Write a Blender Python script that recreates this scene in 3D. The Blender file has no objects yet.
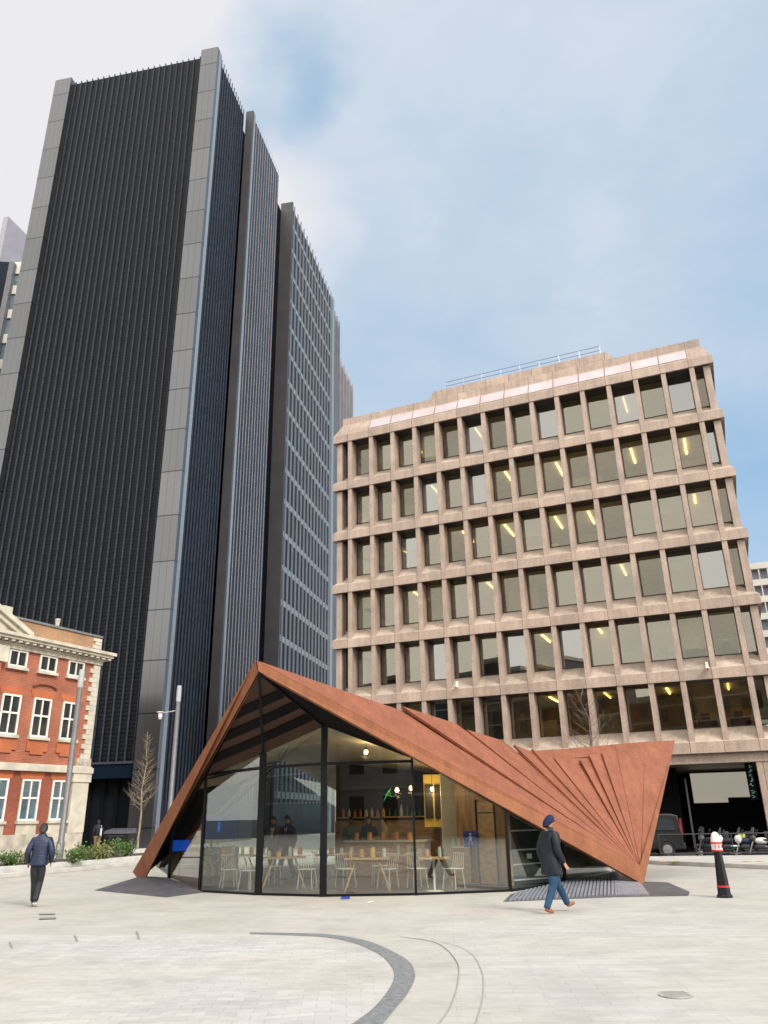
import bpy, math, random
from mathutils import Vector, Matrix
random.seed(7)
S = bpy.context.scene
COL = S.collection
R = math.radians
PI = math.pi
V = Vector

# ------------------------------------------------------------------ camera
CAM = V((0, 0, 1.75)); FPX, PIT, ROL = 773.07, 0.373948, -0.0193736
fw = V((0, math.cos(PIT), math.sin(PIT))); up0 = V((0, -math.sin(PIT), math.cos(PIT))); rt0 = V((1, 0, 0))
rt = rt0*math.cos(ROL)+up0*math.sin(ROL); upv = -rt0*math.sin(ROL)+up0*math.cos(ROL)
cd = bpy.data.cameras.new('camera'); cam = bpy.data.objects.new('camera', cd); COL.objects.link(cam)
m3 = Matrix((rt, upv, -fw)).transposed()
cam.matrix_world = Matrix.Translation(CAM) @ m3.to_4x4()
cd.sensor_fit = 'VERTICAL'; cd.sensor_height = 24; cd.lens = FPX/1024*24
cd.clip_end = 2000; cd.clip_start = 0.05
S.camera = cam

def ray(px, py): return fw + rt*((px-384)/FPX) - upv*((py-512)/FPX)
def at(px, py, Y):
    d = ray(px, py); return CAM + d*(Y/d.y)
def gnd(px, py, z=0.0):
    d = ray(px, py); return CAM + d*((z-CAM.z)/d.z)

# ------------------------------------------------------------------ materials
def nodes(name):
    m = bpy.data.materials.new(name); m.use_nodes = True
    nt = m.node_tree
    return m, nt, nt.nodes['Principled BSDF']
def link(nt, a, b): nt.links.new(a, b)
def N(nt, t, **kw):
    n = nt.nodes.new(t)
    for k, v in kw.items():
        if hasattr(n, k): setattr(n, k, v)
        else: n.inputs[k].default_value = v
    return n
def c4(c): return (c[0], c[1], c[2], 1)
def mat(name, col, rough=.6, var=.15, scale=3.0, metal=0, bump=0, spec=.5, detail=4, coord='Object', stretch=(1,1,1), col2=None):
    m, nt, b = nodes(name)
    tc = N(nt, 'ShaderNodeTexCoord'); mp = N(nt, 'ShaderNodeMapping'); mp.inputs['Scale'].default_value = stretch
    link(nt, tc.outputs[coord], mp.inputs[0])
    no = N(nt, 'ShaderNodeTexNoise'); no.inputs['Scale'].default_value = scale; no.inputs['Detail'].default_value = detail
    link(nt, mp.outputs[0], no.inputs['Vector'])
    cr = N(nt, 'ShaderNodeValToRGB')
    cr.color_ramp.elements[0].position = .3; cr.color_ramp.elements[1].position = .7
    cr.color_ramp.elements[0].color = c4([max(0, x*(1-var)) for x in col])
    cr.color_ramp.elements[1].color = c4(col2 if col2 else [min(1, x*(1+var)) for x in col])
    link(nt, no.outputs[0], cr.inputs[0]); link(nt, cr.outputs[0], b.inputs['Base Color'])
    b.inputs['Roughness'].default_value = rough; b.inputs['Metallic'].default_value = metal
    b.inputs['Specular IOR Level'].default_value = spec
    if bump:
        bp = N(nt, 'ShaderNodeBump'); bp.inputs['Strength'].default_value = bump; bp.inputs['Distance'].default_value = .02
        link(nt, no.outputs[0], bp.inputs['Height']); link(nt, bp.outputs[0], b.inputs['Normal'])
    return m
def emis(name, col, s):
    m, nt, b = nodes(name)
    b.inputs['Base Color'].default_value = c4(col); b.inputs['Emission Color'].default_value = c4(col); b.inputs['Emission Strength'].default_value = s
    return m
def glassmat(name, tint, base_refl, gcol=(1, 1, 1), pw=5, rough=0.0, wob=0.0):
    """thin architectural pane: clear film with a facing-dependent mirror coat"""
    m, nt, b = nodes(name); nt.nodes.remove(b)
    out = [n for n in nt.nodes if n.type == 'OUTPUT_MATERIAL'][0]
    t = N(nt, 'ShaderNodeBsdfTransparent'); t.inputs[0].default_value = c4(tint)
    g = N(nt, 'ShaderNodeBsdfGlossy'); g.inputs[0].default_value = c4(gcol); g.inputs['Roughness'].default_value = rough
    lw = N(nt, 'ShaderNodeLayerWeight'); lw.inputs[0].default_value = .5
    p = N(nt, 'ShaderNodeMath', operation='POWER'); p.inputs[1].default_value = pw
    link(nt, lw.outputs['Facing'], p.inputs[0])
    a = N(nt, 'ShaderNodeMath', operation='MULTIPLY_ADD'); a.inputs[1].default_value = 1-base_refl; a.inputs[2].default_value = base_refl
    link(nt, p.outputs[0], a.inputs[0])
    mx = N(nt, 'ShaderNodeMixShader'); link(nt, a.outputs[0], mx.inputs[0]); link(nt, t.outputs[0], mx.inputs[1]); link(nt, g.outputs[0], mx.inputs[2])
    link(nt, mx.outputs[0], out.inputs[0])
    if wob:
        tc = N(nt, 'ShaderNodeTexCoord'); no = N(nt, 'ShaderNodeTexNoise'); no.inputs['Scale'].default_value = .35
        link(nt, tc.outputs['Object'], no.inputs['Vector'])
        bp = N(nt, 'ShaderNodeBump'); bp.inputs['Strength'].default_value = wob; bp.inputs['Distance'].default_value = .05
        link(nt, no.outputs[0], bp.inputs['Height']); link(nt, bp.outputs[0], g.inputs['Normal'])
    return m
def brickmat(name, c1, c2, mortar, w, h, ms=.01, rough=.85, axes='xz', off=.5, bump=.4, bias=0, noisevar=.25, nscale=.6):
    m, nt, b = nodes(name)
    tc = N(nt, 'ShaderNodeTexCoord'); sp = N(nt, 'ShaderNodeSeparateXYZ'); link(nt, tc.outputs['Object'], sp.inputs[0])
    cb = N(nt, 'ShaderNodeCombineXYZ')
    if axes == 'xz':
        ad = N(nt, 'ShaderNodeMath', operation='ADD'); link(nt, sp.outputs[0], ad.inputs[0]); link(nt, sp.outputs[1], ad.inputs[1])
        link(nt, ad.outputs[0], cb.inputs[0]); link(nt, sp.outputs[2], cb.inputs[1])
    else:
        link(nt, sp.outputs[0], cb.inputs[0]); link(nt, sp.outputs[1], cb.inputs[1])
    br = N(nt, 'ShaderNodeTexBrick'); br.offset = off
    br.inputs['Scale'].default_value = 1; br.inputs['Brick Width'].default_value = w; br.inputs['Row Height'].default_value = h
    br.inputs['Mortar Size'].default_value = ms; br.inputs['Mortar Smooth'].default_value = .1; br.inputs['Bias'].default_value = bias
    br.inputs['Color1'].default_value = c4(c1); br.inputs['Color2'].default_value = c4(c2); br.inputs['Mortar'].default_value = c4(mortar)
    link(nt, cb.outputs[0], br.inputs['Vector'])
    no = N(nt, 'ShaderNodeTexNoise'); no.inputs['Scale'].default_value = nscale; no.inputs['Detail'].default_value = 6
    link(nt, tc.outputs['Object'], no.inputs['Vector'])
    mr = N(nt, 'ShaderNodeMapRange'); mr.inputs[1].default_value = .3; mr.inputs[2].default_value = .7; mr.inputs[3].default_value = 1-noisevar; mr.inputs[4].default_value = 1+noisevar*.5
    link(nt, no.outputs[0], mr.inputs[0])
    mx = N(nt, 'ShaderNodeVectorMath', operation='SCALE'); link(nt, br.outputs[0], mx.inputs[0]); link(nt, mr.outputs[0], mx.inputs['Scale'])
    link(nt, mx.outputs[0], b.inputs['Base Color']); b.inputs['Roughness'].default_value = rough
    if bump:
        bp = N(nt, 'ShaderNodeBump'); bp.inputs['Strength'].default_value = bump; bp.inputs['Distance'].default_value = .006; bp.invert = True
        link(nt, br.outputs['Fac'], bp.inputs['Height']); link(nt, bp.outputs[0], b.inputs['Normal'])
    return m

def granite(name, col, joint=None, x0=0.0, jw=.012):
    """speckled polished stone with thin vertical joints every `joint` metres (object x)"""
    m, nt, b = nodes(name)
    tc = N(nt, 'ShaderNodeTexCoord')
    n1 = N(nt, 'ShaderNodeTexNoise'); n1.inputs['Scale'].default_value = 1.1; n1.inputs['Detail'].default_value = 5
    n2 = N(nt, 'ShaderNodeTexNoise'); n2.inputs['Scale'].default_value = 14; n2.inputs['Detail'].default_value = 3
    link(nt, tc.outputs['Object'], n1.inputs['Vector']); link(nt, tc.outputs['Object'], n2.inputs['Vector'])
    cr = N(nt, 'ShaderNodeValToRGB'); e = cr.color_ramp.elements
    e[0].position = .3; e[0].color = c4([col[0]*.8, col[1]*.78, col[2]*.78]); e[1].position = .72; e[1].color = c4([col[0]*1.12, col[1]*1.08, col[2]*1.05])
    link(nt, n1.outputs[0], cr.inputs[0])
    mr = N(nt, 'ShaderNodeMapRange'); mr.inputs[1].default_value = .35; mr.inputs[2].default_value = .65; mr.inputs[3].default_value = .85; mr.inputs[4].default_value = 1.12
    link(nt, n2.outputs[0], mr.inputs[0])
    sc = N(nt, 'ShaderNodeVectorMath', operation='SCALE'); link(nt, cr.outputs[0], sc.inputs[0]); link(nt, mr.outputs[0], sc.inputs['Scale'])
    mps = N(nt, 'ShaderNodeMapping'); mps.inputs['Scale'].default_value = (2.6, 2.6, .22); link(nt, tc.outputs['Object'], mps.inputs[0])
    n4 = N(nt, 'ShaderNodeTexNoise'); n4.inputs['Scale'].default_value = 1.6; n4.inputs['Detail'].default_value = 5; link(nt, mps.outputs[0], n4.inputs['Vector'])
    m4 = N(nt, 'ShaderNodeMapRange'); m4.inputs[1].default_value = .35; m4.inputs[2].default_value = .6; m4.inputs[3].default_value = .88; m4.inputs[4].default_value = 1.05; link(nt, n4.outputs[0], m4.inputs[0])
    s4 = N(nt, 'ShaderNodeVectorMath', operation='SCALE'); link(nt, sc.outputs[0], s4.inputs[0]); link(nt, m4.outputs[0], s4.inputs['Scale'])
    last = s4.outputs[0]
    if joint:
        sp = N(nt, 'ShaderNodeSeparateXYZ'); link(nt, tc.outputs['Object'], sp.inputs[0])
        a = N(nt, 'ShaderNodeMath', operation='SUBTRACT'); a.inputs[1].default_value = x0; link(nt, sp.outputs[0], a.inputs[0])
        pp = N(nt, 'ShaderNodeMath', operation='PINGPONG'); pp.inputs[1].default_value = joint/2; link(nt, a.outputs[0], pp.inputs[0])
        lt = N(nt, 'ShaderNodeMath', operation='LESS_THAN'); lt.inputs[1].default_value = jw; link(nt, pp.outputs[0], lt.inputs[0])
        # slab-by-slab tone
        fl = N(nt, 'ShaderNodeMath', operation='SNAP'); fl.inputs[1].default_value = joint; link(nt, a.outputs[0], fl.inputs[0])
        sz = N(nt, 'ShaderNodeMath', operation='SNAP'); sz.inputs[1].default_value = 1.7; link(nt, sp.outputs[2], sz.inputs[0])
        cb = N(nt, 'ShaderNodeCombineXYZ'); link(nt, fl.outputs[0], cb.inputs[0]); link(nt, sz.outputs[0], cb.inputs[1])
        wn = N(nt, 'ShaderNodeTexWhiteNoise'); link(nt, cb.outputs[0], wn.inputs['Vector'])
        m2 = N(nt, 'ShaderNodeMapRange'); m2.inputs[3].default_value = .88; m2.inputs[4].default_value = 1.1; link(nt, wn.outputs['Value'], m2.inputs[0])
        s2 = N(nt, 'ShaderNodeVectorMath', operation='SCALE'); link(nt, last, s2.inputs[0]); link(nt, m2.outputs[0], s2.inputs['Scale'])
        mm = N(nt, 'ShaderNodeMix', data_type='RGBA'); link(nt, lt.outputs[0], mm.inputs[0]); link(nt, s2.outputs[0], mm.inputs[6]); mm.inputs[7].default_value = (.09, .07, .06, 1)
        last = mm.outputs[2]
    link(nt, last, b.inputs['Base Color']); b.inputs['Roughness'].default_value = .55
    return m

M = {}
M['granite_band'] = granite('granite_band', (.42, .328, .265), 1.504, 1.054)
M['granite_sill'] = granite('granite_sill', (.45, .375, .305), 1.504, 1.054)
M['granite_pier'] = granite('granite_pier', (.40, .315, .256))
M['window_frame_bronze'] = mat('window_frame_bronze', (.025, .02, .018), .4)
M['office_glass'] = glassmat('office_glass', (.62, .60, .50), .15, (.9, .87, .78), 3.5)
M['office_glass_clear'] = glassmat('office_glass_clear', (.78, .76, .66), .08, (.9, .88, .8), 3.5)
M['office_glass_mirror'] = glassmat('office_glass_mirror', (.42, .42, .38), .24, (.85, .85, .82), 3)
M['office_dark'] = mat('office_dark', (.10, .09, .075), .8, .3, .7)
M['office_wall'] = mat('office_wall', (.60, .55, .42), .8, .3, .5)
M['office_yellow'] = mat('office_yellow', (.75, .55, .12), .8, .2, .5)
M['office_ceiling'] = mat('office_ceiling', (.75, .72, .6), .8, .1)
M['blind'] = mat('blind', (.55, .56, .53), .8, .08, 6)
M['striplight'] = emis('striplight', (1, .72, .25), 5)
M['roof_glaze'] = mat('roof_glaze', (.5, .42, .42), .15, .12, .8)
M['rail_metal'] = mat('rail_metal', (.25, .3, .4), .4, metal=.8)
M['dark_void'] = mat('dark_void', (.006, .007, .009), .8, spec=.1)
M['pale_panel'] = mat('pale_panel', (.62, .58, .48), .6, .15, .8)
M['tower_pier'] = None
M['black_fin'] = mat('black_fin', (.048, .054, .068), .5, .2, 2, spec=.1)
M['grey_fin'] = mat('grey_fin', (.30, .28, .30), .5, .1, .5)
M['pale_fin'] = mat('pale_fin', (.17, .19, .22), .5, .1, .5)
M['louvre_black'] = mat('louvre_black', (.022, .024, .030), .4, .2, 3)
M['tower_glass'] = mat('tower_glass', (.005, .011, .022), .2, .3, .3, spec=.12)
M['spandrel_pale'] = mat('spandrel_pale', (.20, .235, .27), .35, .1)
M['corten'] = None
M['soffit'] = None
M['ceiling'] = None
M['mullion_black'] = mat('mullion_black', (.007, .008, .010), .45, spec=.2)
M['pav_glass'] = glassmat('pav_glass', (.90, .93, .90), .085, (1, 1, 1), 4.0, 0, .02)
M['plinth_metal'] = mat('plinth_metal', (.13, .128, .14), .5, .25, 4, metal=.3)
M['rib_metal'] = mat('rib_metal', (.32, .33, .37), .45, .2, 5, metal=.3)
M['wood_wall'] = mat('wood_wall', (.30, .17, .07), .5, .45, 2.2, stretch=(3, 3, .4))
M['wood_light'] = mat('wood_light', (.48, .30, .14), .5, .3, 3, stretch=(1, 1, 4))
M['cafe_floor'] = mat('cafe_floor', (.16, .13, .15), .35, .2, 2)
M['white_paint'] = mat('white_paint', (.75, .74, .70), .5, .05)
M['cream'] = mat('cream', (.62, .60, .50), .6, .08)
M['dark_wall'] = mat('dark_wall', (.018, .018, .022), .5, spec=.3)
M['steel'] = mat('steel', (.5, .5, .5), .3, .1, metal=.9)
M['lamp_grey'] = mat('lamp_grey', (.20, .20, .205), .4, .1, metal=.3)
M['lamp_head'] = mat('lamp_head', (.40, .41, .41), .35, .1)
M['bark_pale'] = mat('bark_pale', (.36, .28, .19), .8, .3, 8)
M['bark_brown'] = mat('bark_brown', (.16, .12, .10), .8, .3, 8)
M['stone'] = mat('stone', (.54, .50, .41), .8, .2, 1.6, bump=.1)
M['stone_weather'] = mat('stone_weather', (.46, .42, .34), .8, .28, 2.2, bump=.2)
M['brick_red'] = brickmat('brick_red', (.42, .105, .045), (.31, .075, .035), (.40, .24, .17), .225, .075, .009, nscale=.9)
M['brick_orange'] = brickmat('brick_orange', (.52, .145, .05), (.46, .12, .045), (.45, .2, .12), .225, .075, .005)
M['brick_brown'] = brickmat('brick_brown', (.42, .23, .11), (.36, .18, .09), (.42, .33, .22), .225, .075, .008)
M['brick_dark'] = brickmat('brick_dark', (.28, .07, .035), (.34, .09, .045), (.25, .12, .09), .225, .075, .006)
M['sash_white'] = mat('sash_white', (.82, .80, .74), .4, .05)
M['pane_dark'] = mat('pane_dark', (.03, .035, .035), .05, .4, .8, spec=.8)
M['pane_blue'] = mat('pane_blue', (.10, .16, .19), .08, .4, 1.2, spec=.8)
M['lead'] = mat('lead', (.18, .19, .19), .6)
M['kerb'] = mat('kerb', (.50, .48, .44), .75, .15, 1.5)
M['soil'] = mat('soil', (.07, .05, .035), .95, .3, 8, bump=.5)
M['yellow_mark'] = mat('yellow_mark', (.75, .50, .05), .7, .2, 8)
M['bollard_black'] = mat('bollard_black', (.006, .006, .007), .35, .2, 4)
M['red_paint'] = mat('red_paint', (.65, .03, .03), .35, .1)
M['van_grey'] = mat('van_grey', (.04, .04, .043), .22, .1, 1, metal=.5)
M['van_white'] = mat('van_white', (.7, .7, .7), .25, .05)
M['van_teal'] = mat('van_teal', (.05, .45, .40), .25, .1)
M['van_red'] = mat('van_red', (.45, .03, .03), .25, .1)
M['car_glass'] = mat('car_glass', (.03, .035, .04), .05, .1, spec=.8)
M['tyre'] = mat('tyre', (.015, .015, .015), .8)
M['alloy'] = mat('alloy', (.55, .55, .55), .3, .1, metal=.7)
M['tail_red'] = mat('tail_red', (.30, .015, .015), .2)
M['leafA'] = mat('leafA', (.06, .13, .03), .55, .5, 6, col2=(.12, .22, .05))
M['leafB'] = mat('leafB', (.16, .20, .05), .55, .4, 6, col2=(.32, .30, .10))
M['stem'] = mat('stem', (.12, .08, .04), .8)
M['skin'] = mat('skin', (.55, .32, .22), .5, .08)
M['skin_dark'] = mat('skin_dark', (.22, .11, .07), .5, .08)
M['hair_dark'] = mat('hair_dark', (.02, .014, .01), .6)
M['navy'] = mat('navy', (.013, .023, .058), .5, .35, 7, bump=.5, stretch=(1, 1, 5))
M['beanie'] = mat('beanie', (.008, .013, .06), .85, .2, 20)
M['wax_jacket'] = mat('wax_jacket', (.014, .018, .026), .55, .4, 6, bump=.8, spec=.3)
M['jeans'] = mat('jeans', (.016, .058, .125), .8, .35, 9, bump=.3)
M['black_cloth'] = mat('black_cloth', (.012, .014, .018), .7, .3, 8, bump=.3)
M['khaki'] = mat('khaki', (.40, .29, .16), .8, .2, 8)
M['tan_leather'] = mat('tan_leather', (.30, .11, .04), .5, .2, 10)
M['black_leather'] = mat('black_leather', (.02, .02, .02), .35)
M['white_sole'] = mat('white_sole', (.75, .75, .72), .5)
M['suit_grey'] = mat('suit_grey', (.075, .075, .08), .7, .15)
M['suit_navy'] = mat('suit_navy', (.04, .035, .07), .7, .15)
M['shirt'] = mat('shirt', (.7, .7, .75), .6)
M['tie_yellow'] = mat('tie_yellow', (.6, .45, .15), .5)
M['tie_purple'] = mat('tie_purple', (.2, .05, .12), .5)
M['green_cloth'] = mat('green_cloth', (.05, .09, .06), .7)
M['beige_cloth'] = mat('beige_cloth', (.35, .28, .18), .7)
M['screen_blue'] = emis('screen_blue', (.01, .09, .6), .55)
M['screen_dim'] = emis('screen_dim', (.008, .03, .10), .2)
M['sign_blue'] = mat('sign_blue', (.01, .05, .40), .4)
M['sign_white'] = mat('sign_white', (.8, .8, .8), .4)
M['bulb'] = emis('bulb', (1, .62, .22), 22)
M['glow_green'] = emis('glow_green', (.05, .6, .12), .3)
M['neon_cyan'] = emis('neon_cyan', (.16, .27, .25), .3)
M['panel_glow'] = emis('panel_glow', (.62, .58, .48), .32)
M['bottle_amber'] = mat('bottle_amber', (.45, .20, .03), .12, .3, 5)
M['bottle_green'] = mat('bottle_green', (.04, .12, .05), .12, .3, 5)
M['jar_clear'] = mat('jar_clear', (.55, .55, .48), .1, .2, 5)
M['fruit'] = mat('fruit', (.7, .35, .04), .5, .3, 12)
M['fridge_green'] = mat('fridge_green', (.02, .05, .04), .1, .2, 2, spec=.8)
M['concrete_panel'] = mat('concrete_panel', (.19, .19, .23), .6, .1, .5)
M['flat_white'] = mat('flat_white', (.55, .52, .46), .7, .12, .3)
M['recess_grey'] = mat('recess_grey', (.045, .043, .046), .5, .15, .6)
M['pier_light'] = mat('pier_light', (.30, .30, .33), .6)
M['bin_black'] = mat('bin_black', (.02, .02, .023), .4)
M['bin_grey'] = mat('bin_grey', (.10, .10, .12), .5)
M['drain'] = mat('drain', (.30, .29, .27), .6)
M['hivis'] = mat('hivis', (.35, .42, .05), .6)
M['blue_paint'] = mat('blue_paint', (.015, .03, .10), .3)
M['asphalt'] = mat('asphalt', (.06, .06, .06), .9, .2, 6, bump=.3)
M['dark_granite'] = mat('dark_granite', (.20, .205, .21), .7, .3, 14, bump=.15)
M['pale_granite'] = mat('pale_granite', (.56, .55, .52), .7, .12, 3)
M['grate_stone'] = mat('grate_stone', (.40, .38, .35), .8, .3, 20)
M['joint_dark'] = mat('joint_dark', (.34, .33, .31), .8)
M['street_stone'] = mat('street_stone', (.40, .36, .30), .8, .2, 1)
M['street_dark'] = mat('street_dark', (.05, .05, .06), .5, .2, 1)
M['street_brick'] = mat('street_brick', (.28, .14, .09), .8, .2, 1)

def piermat():
    m, nt, b = nodes('pier_panel')
    tc = N(nt, 'ShaderNodeTexCoord'); sp = N(nt, 'ShaderNodeSeparateXYZ'); link(nt, tc.outputs['Object'], sp.inputs[0])
    def lines(sock, period, w, off):
        a = N(nt, 'ShaderNodeMath', operation='SUBTRACT'); a.inputs[1].default_value = off; link(nt, sock, a.inputs[0])
        p = N(nt, 'ShaderNodeMath', operation='PINGPONG'); p.inputs[1].default_value = period/2; link(nt, a.outputs[0], p.inputs[0])
        l = N(nt, 'ShaderNodeMath', operation='LESS_THAN'); l.inputs[1].default_value = w; link(nt, p.outputs[0], l.inputs[0]); return l
    l1 = lines(sp.outputs[2], 3.77, .05, 1.25); l2 = lines(sp.outputs[0], .6, .02, .02)
    l2.inputs[1].default_value = .018
    h = N(nt, 'ShaderNodeMath', operation='MULTIPLY'); h.inputs[1].default_value = .55; link(nt, l2.outputs[0], h.inputs[0])
    mx = N(nt, 'ShaderNodeMath', operation='MAXIMUM'); link(nt, l1.outputs[0], mx.inputs[0]); link(nt, h.outputs[0], mx.inputs[1])
    sn = N(nt, 'ShaderNodeMath', operation='SNAP'); sn.inputs[1].default_value = 3.77
    a = N(nt, 'ShaderNodeMath', operation='SUBTRACT'); a.inputs[1].default_value = 1.25; link(nt, sp.outputs[2], a.inputs[0]); link(nt, a.outputs[0], sn.inputs[0])
    wn = N(nt, 'ShaderNodeTexWhiteNoise', noise_dimensions='1D'); link(nt, sn.outputs[0], wn.inputs['W'])
    mr = N(nt, 'ShaderNodeMapRange'); mr.inputs[3].default_value = .9; mr.inputs[4].default_value = 1.1; link(nt, wn.outputs['Value'], mr.inputs[0])
    co = N(nt, 'ShaderNodeVectorMath', operation='SCALE'); co.inputs[0].default_value = (.13, .133, .137); link(nt, mr.outputs[0], co.inputs['Scale'])
    mm = N(nt, 'ShaderNodeMix', data_type='RGBA'); link(nt, mx.outputs[0], mm.inputs[0]); link(nt, co.outputs[0], mm.inputs[6]); mm.inputs[7].default_value = (.05, .05, .055, 1)
    link(nt, mm.outputs[2], b.inputs['Base Color']); b.inputs['Roughness'].default_value = .22; b.inputs['Metallic'].default_value = .8
    return m
M['tower_pier'] = piermat()

def louvremat():
    m, nt, b = nodes('louvre_panel')
    tc = N(nt, 'ShaderNodeTexCoord'); sp = N(nt, 'ShaderNodeSeparateXYZ'); link(nt, tc.outputs['Object'], sp.inputs[0])
    p = N(nt, 'ShaderNodeMath', operation='PINGPONG'); p.inputs[1].default_value = .15; link(nt, sp.outputs[2], p.inputs[0])
    mr = N(nt, 'ShaderNodeMapRange'); mr.inputs[1].default_value = 0; mr.inputs[2].default_value = .15
    link(nt, p.outputs[0], mr.inputs[0])
    bp = N(nt, 'ShaderNodeBump'); bp.inputs['Strength'].default_value = .4; bp.inputs['Distance'].default_value = .04
    link(nt, mr.outputs[0], bp.inputs['Height']); link(nt, bp.outputs[0], b.inputs['Normal'])
    cr = N(nt, 'ShaderNodeValToRGB'); cr.color_ramp.elements[0].color = (.003, .004, .006, 1); cr.color_ramp.elements[1].color = (.007, .008, .012, 1)
    link(nt, mr.outputs[0], cr.inputs[0]); link(nt, cr.outputs[0], b.inputs['Base Color']); b.inputs['Roughness'].default_value = .5; b.inputs['Specular IOR Level'].default_value = .15
    return m
M['louvre_black'] = louvremat()

def cortenmat(name, base):
    m, nt, b = nodes(name)
    tc = N(nt, 'ShaderNodeTexCoord')
    n1 = N(nt, 'ShaderNodeTexNoise'); n1.inputs['Scale'].default_value = .8; n1.inputs['Detail'].default_value = 8; n1.inputs['Roughness'].default_value = .65
    mp = N(nt, 'ShaderNodeMapping'); mp.inputs['Scale'].default_value = (2, 2, 1); link(nt, tc.outputs['Object'], mp.inputs[0]); link(nt, mp.outputs[0], n1.inputs['Vector'])
    n2 = N(nt, 'ShaderNodeTexNoise'); n2.inputs['Scale'].default_value = 30; n2.inputs['Detail'].default_value = 3; link(nt, tc.outputs['Object'], n2.inputs['Vector'])
    cr = N(nt, 'ShaderNodeValToRGB'); e = cr.color_ramp.elements
    e[0].position = .3; e[0].color = c4([x*.78 for x in base]); e[1].position = .7; e[1].color = c4([base[0]*1.12, base[1]*1.2, base[2]*1.2])
    link(nt, n1.outputs[0], cr.inputs[0])
    mr = N(nt, 'ShaderNodeMapRange'); mr.inputs[1].default_value = .35; mr.inputs[2].default_value = .65; mr.inputs[3].default_value = .82; mr.inputs[4].default_value = 1.12
    link(nt, n2.outputs[0], mr.inputs[0])
    mps = N(nt, 'ShaderNodeMapping'); mps.inputs['Scale'].default_value = (3.5, 1.2, .35); mps.inputs['Rotation'].default_value = (0, .5, .3); link(nt, tc.outputs['Object'], mps.inputs[0])
    n3 = N(nt, 'ShaderNodeTexNoise'); n3.inputs['Scale'].default_value = 1.5; n3.inputs['Detail'].default_value = 7; n3.inputs['Roughness'].default_value = .7; link(nt, mps.outputs[0], n3.inputs['Vector'])
    m3_ = N(nt, 'ShaderNodeMapRange'); m3_.inputs[1].default_value = .35; m3_.inputs[2].default_value = .62; m3_.inputs[3].default_value = .88; m3_.inputs[4].default_value = 1.1; link(nt, n3.outputs[0], m3_.inputs[0])
    pm = N(nt, 'ShaderNodeMath', operation='MULTIPLY'); link(nt, mr.outputs[0], pm.inputs[0]); link(nt, m3_.outputs[0], pm.inputs[1])
    s = N(nt, 'ShaderNodeVectorMath', operation='SCALE'); link(nt, cr.outputs[0], s.inputs[0]); link(nt, pm.outputs[0], s.inputs['Scale'])
    link(nt, s.outputs[0], b.inputs['Base Color']); b.inputs['Roughness'].default_value = .75
    bp = N(nt, 'ShaderNodeBump'); bp.inputs['Strength'].default_value = .25; bp.inputs['Distance'].default_value = .01
    link(nt, n2.outputs[0], bp.inputs['Height']); link(nt, bp.outputs[0], b.inputs['Normal'])
    return m
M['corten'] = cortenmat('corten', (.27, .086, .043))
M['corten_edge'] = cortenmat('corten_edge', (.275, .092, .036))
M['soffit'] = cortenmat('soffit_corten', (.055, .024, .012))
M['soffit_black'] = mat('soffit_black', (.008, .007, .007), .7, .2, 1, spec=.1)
M['ceiling'] = mat('ceiling_lining', (.50, .45, .34), .6, .1, 1.5)

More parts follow.
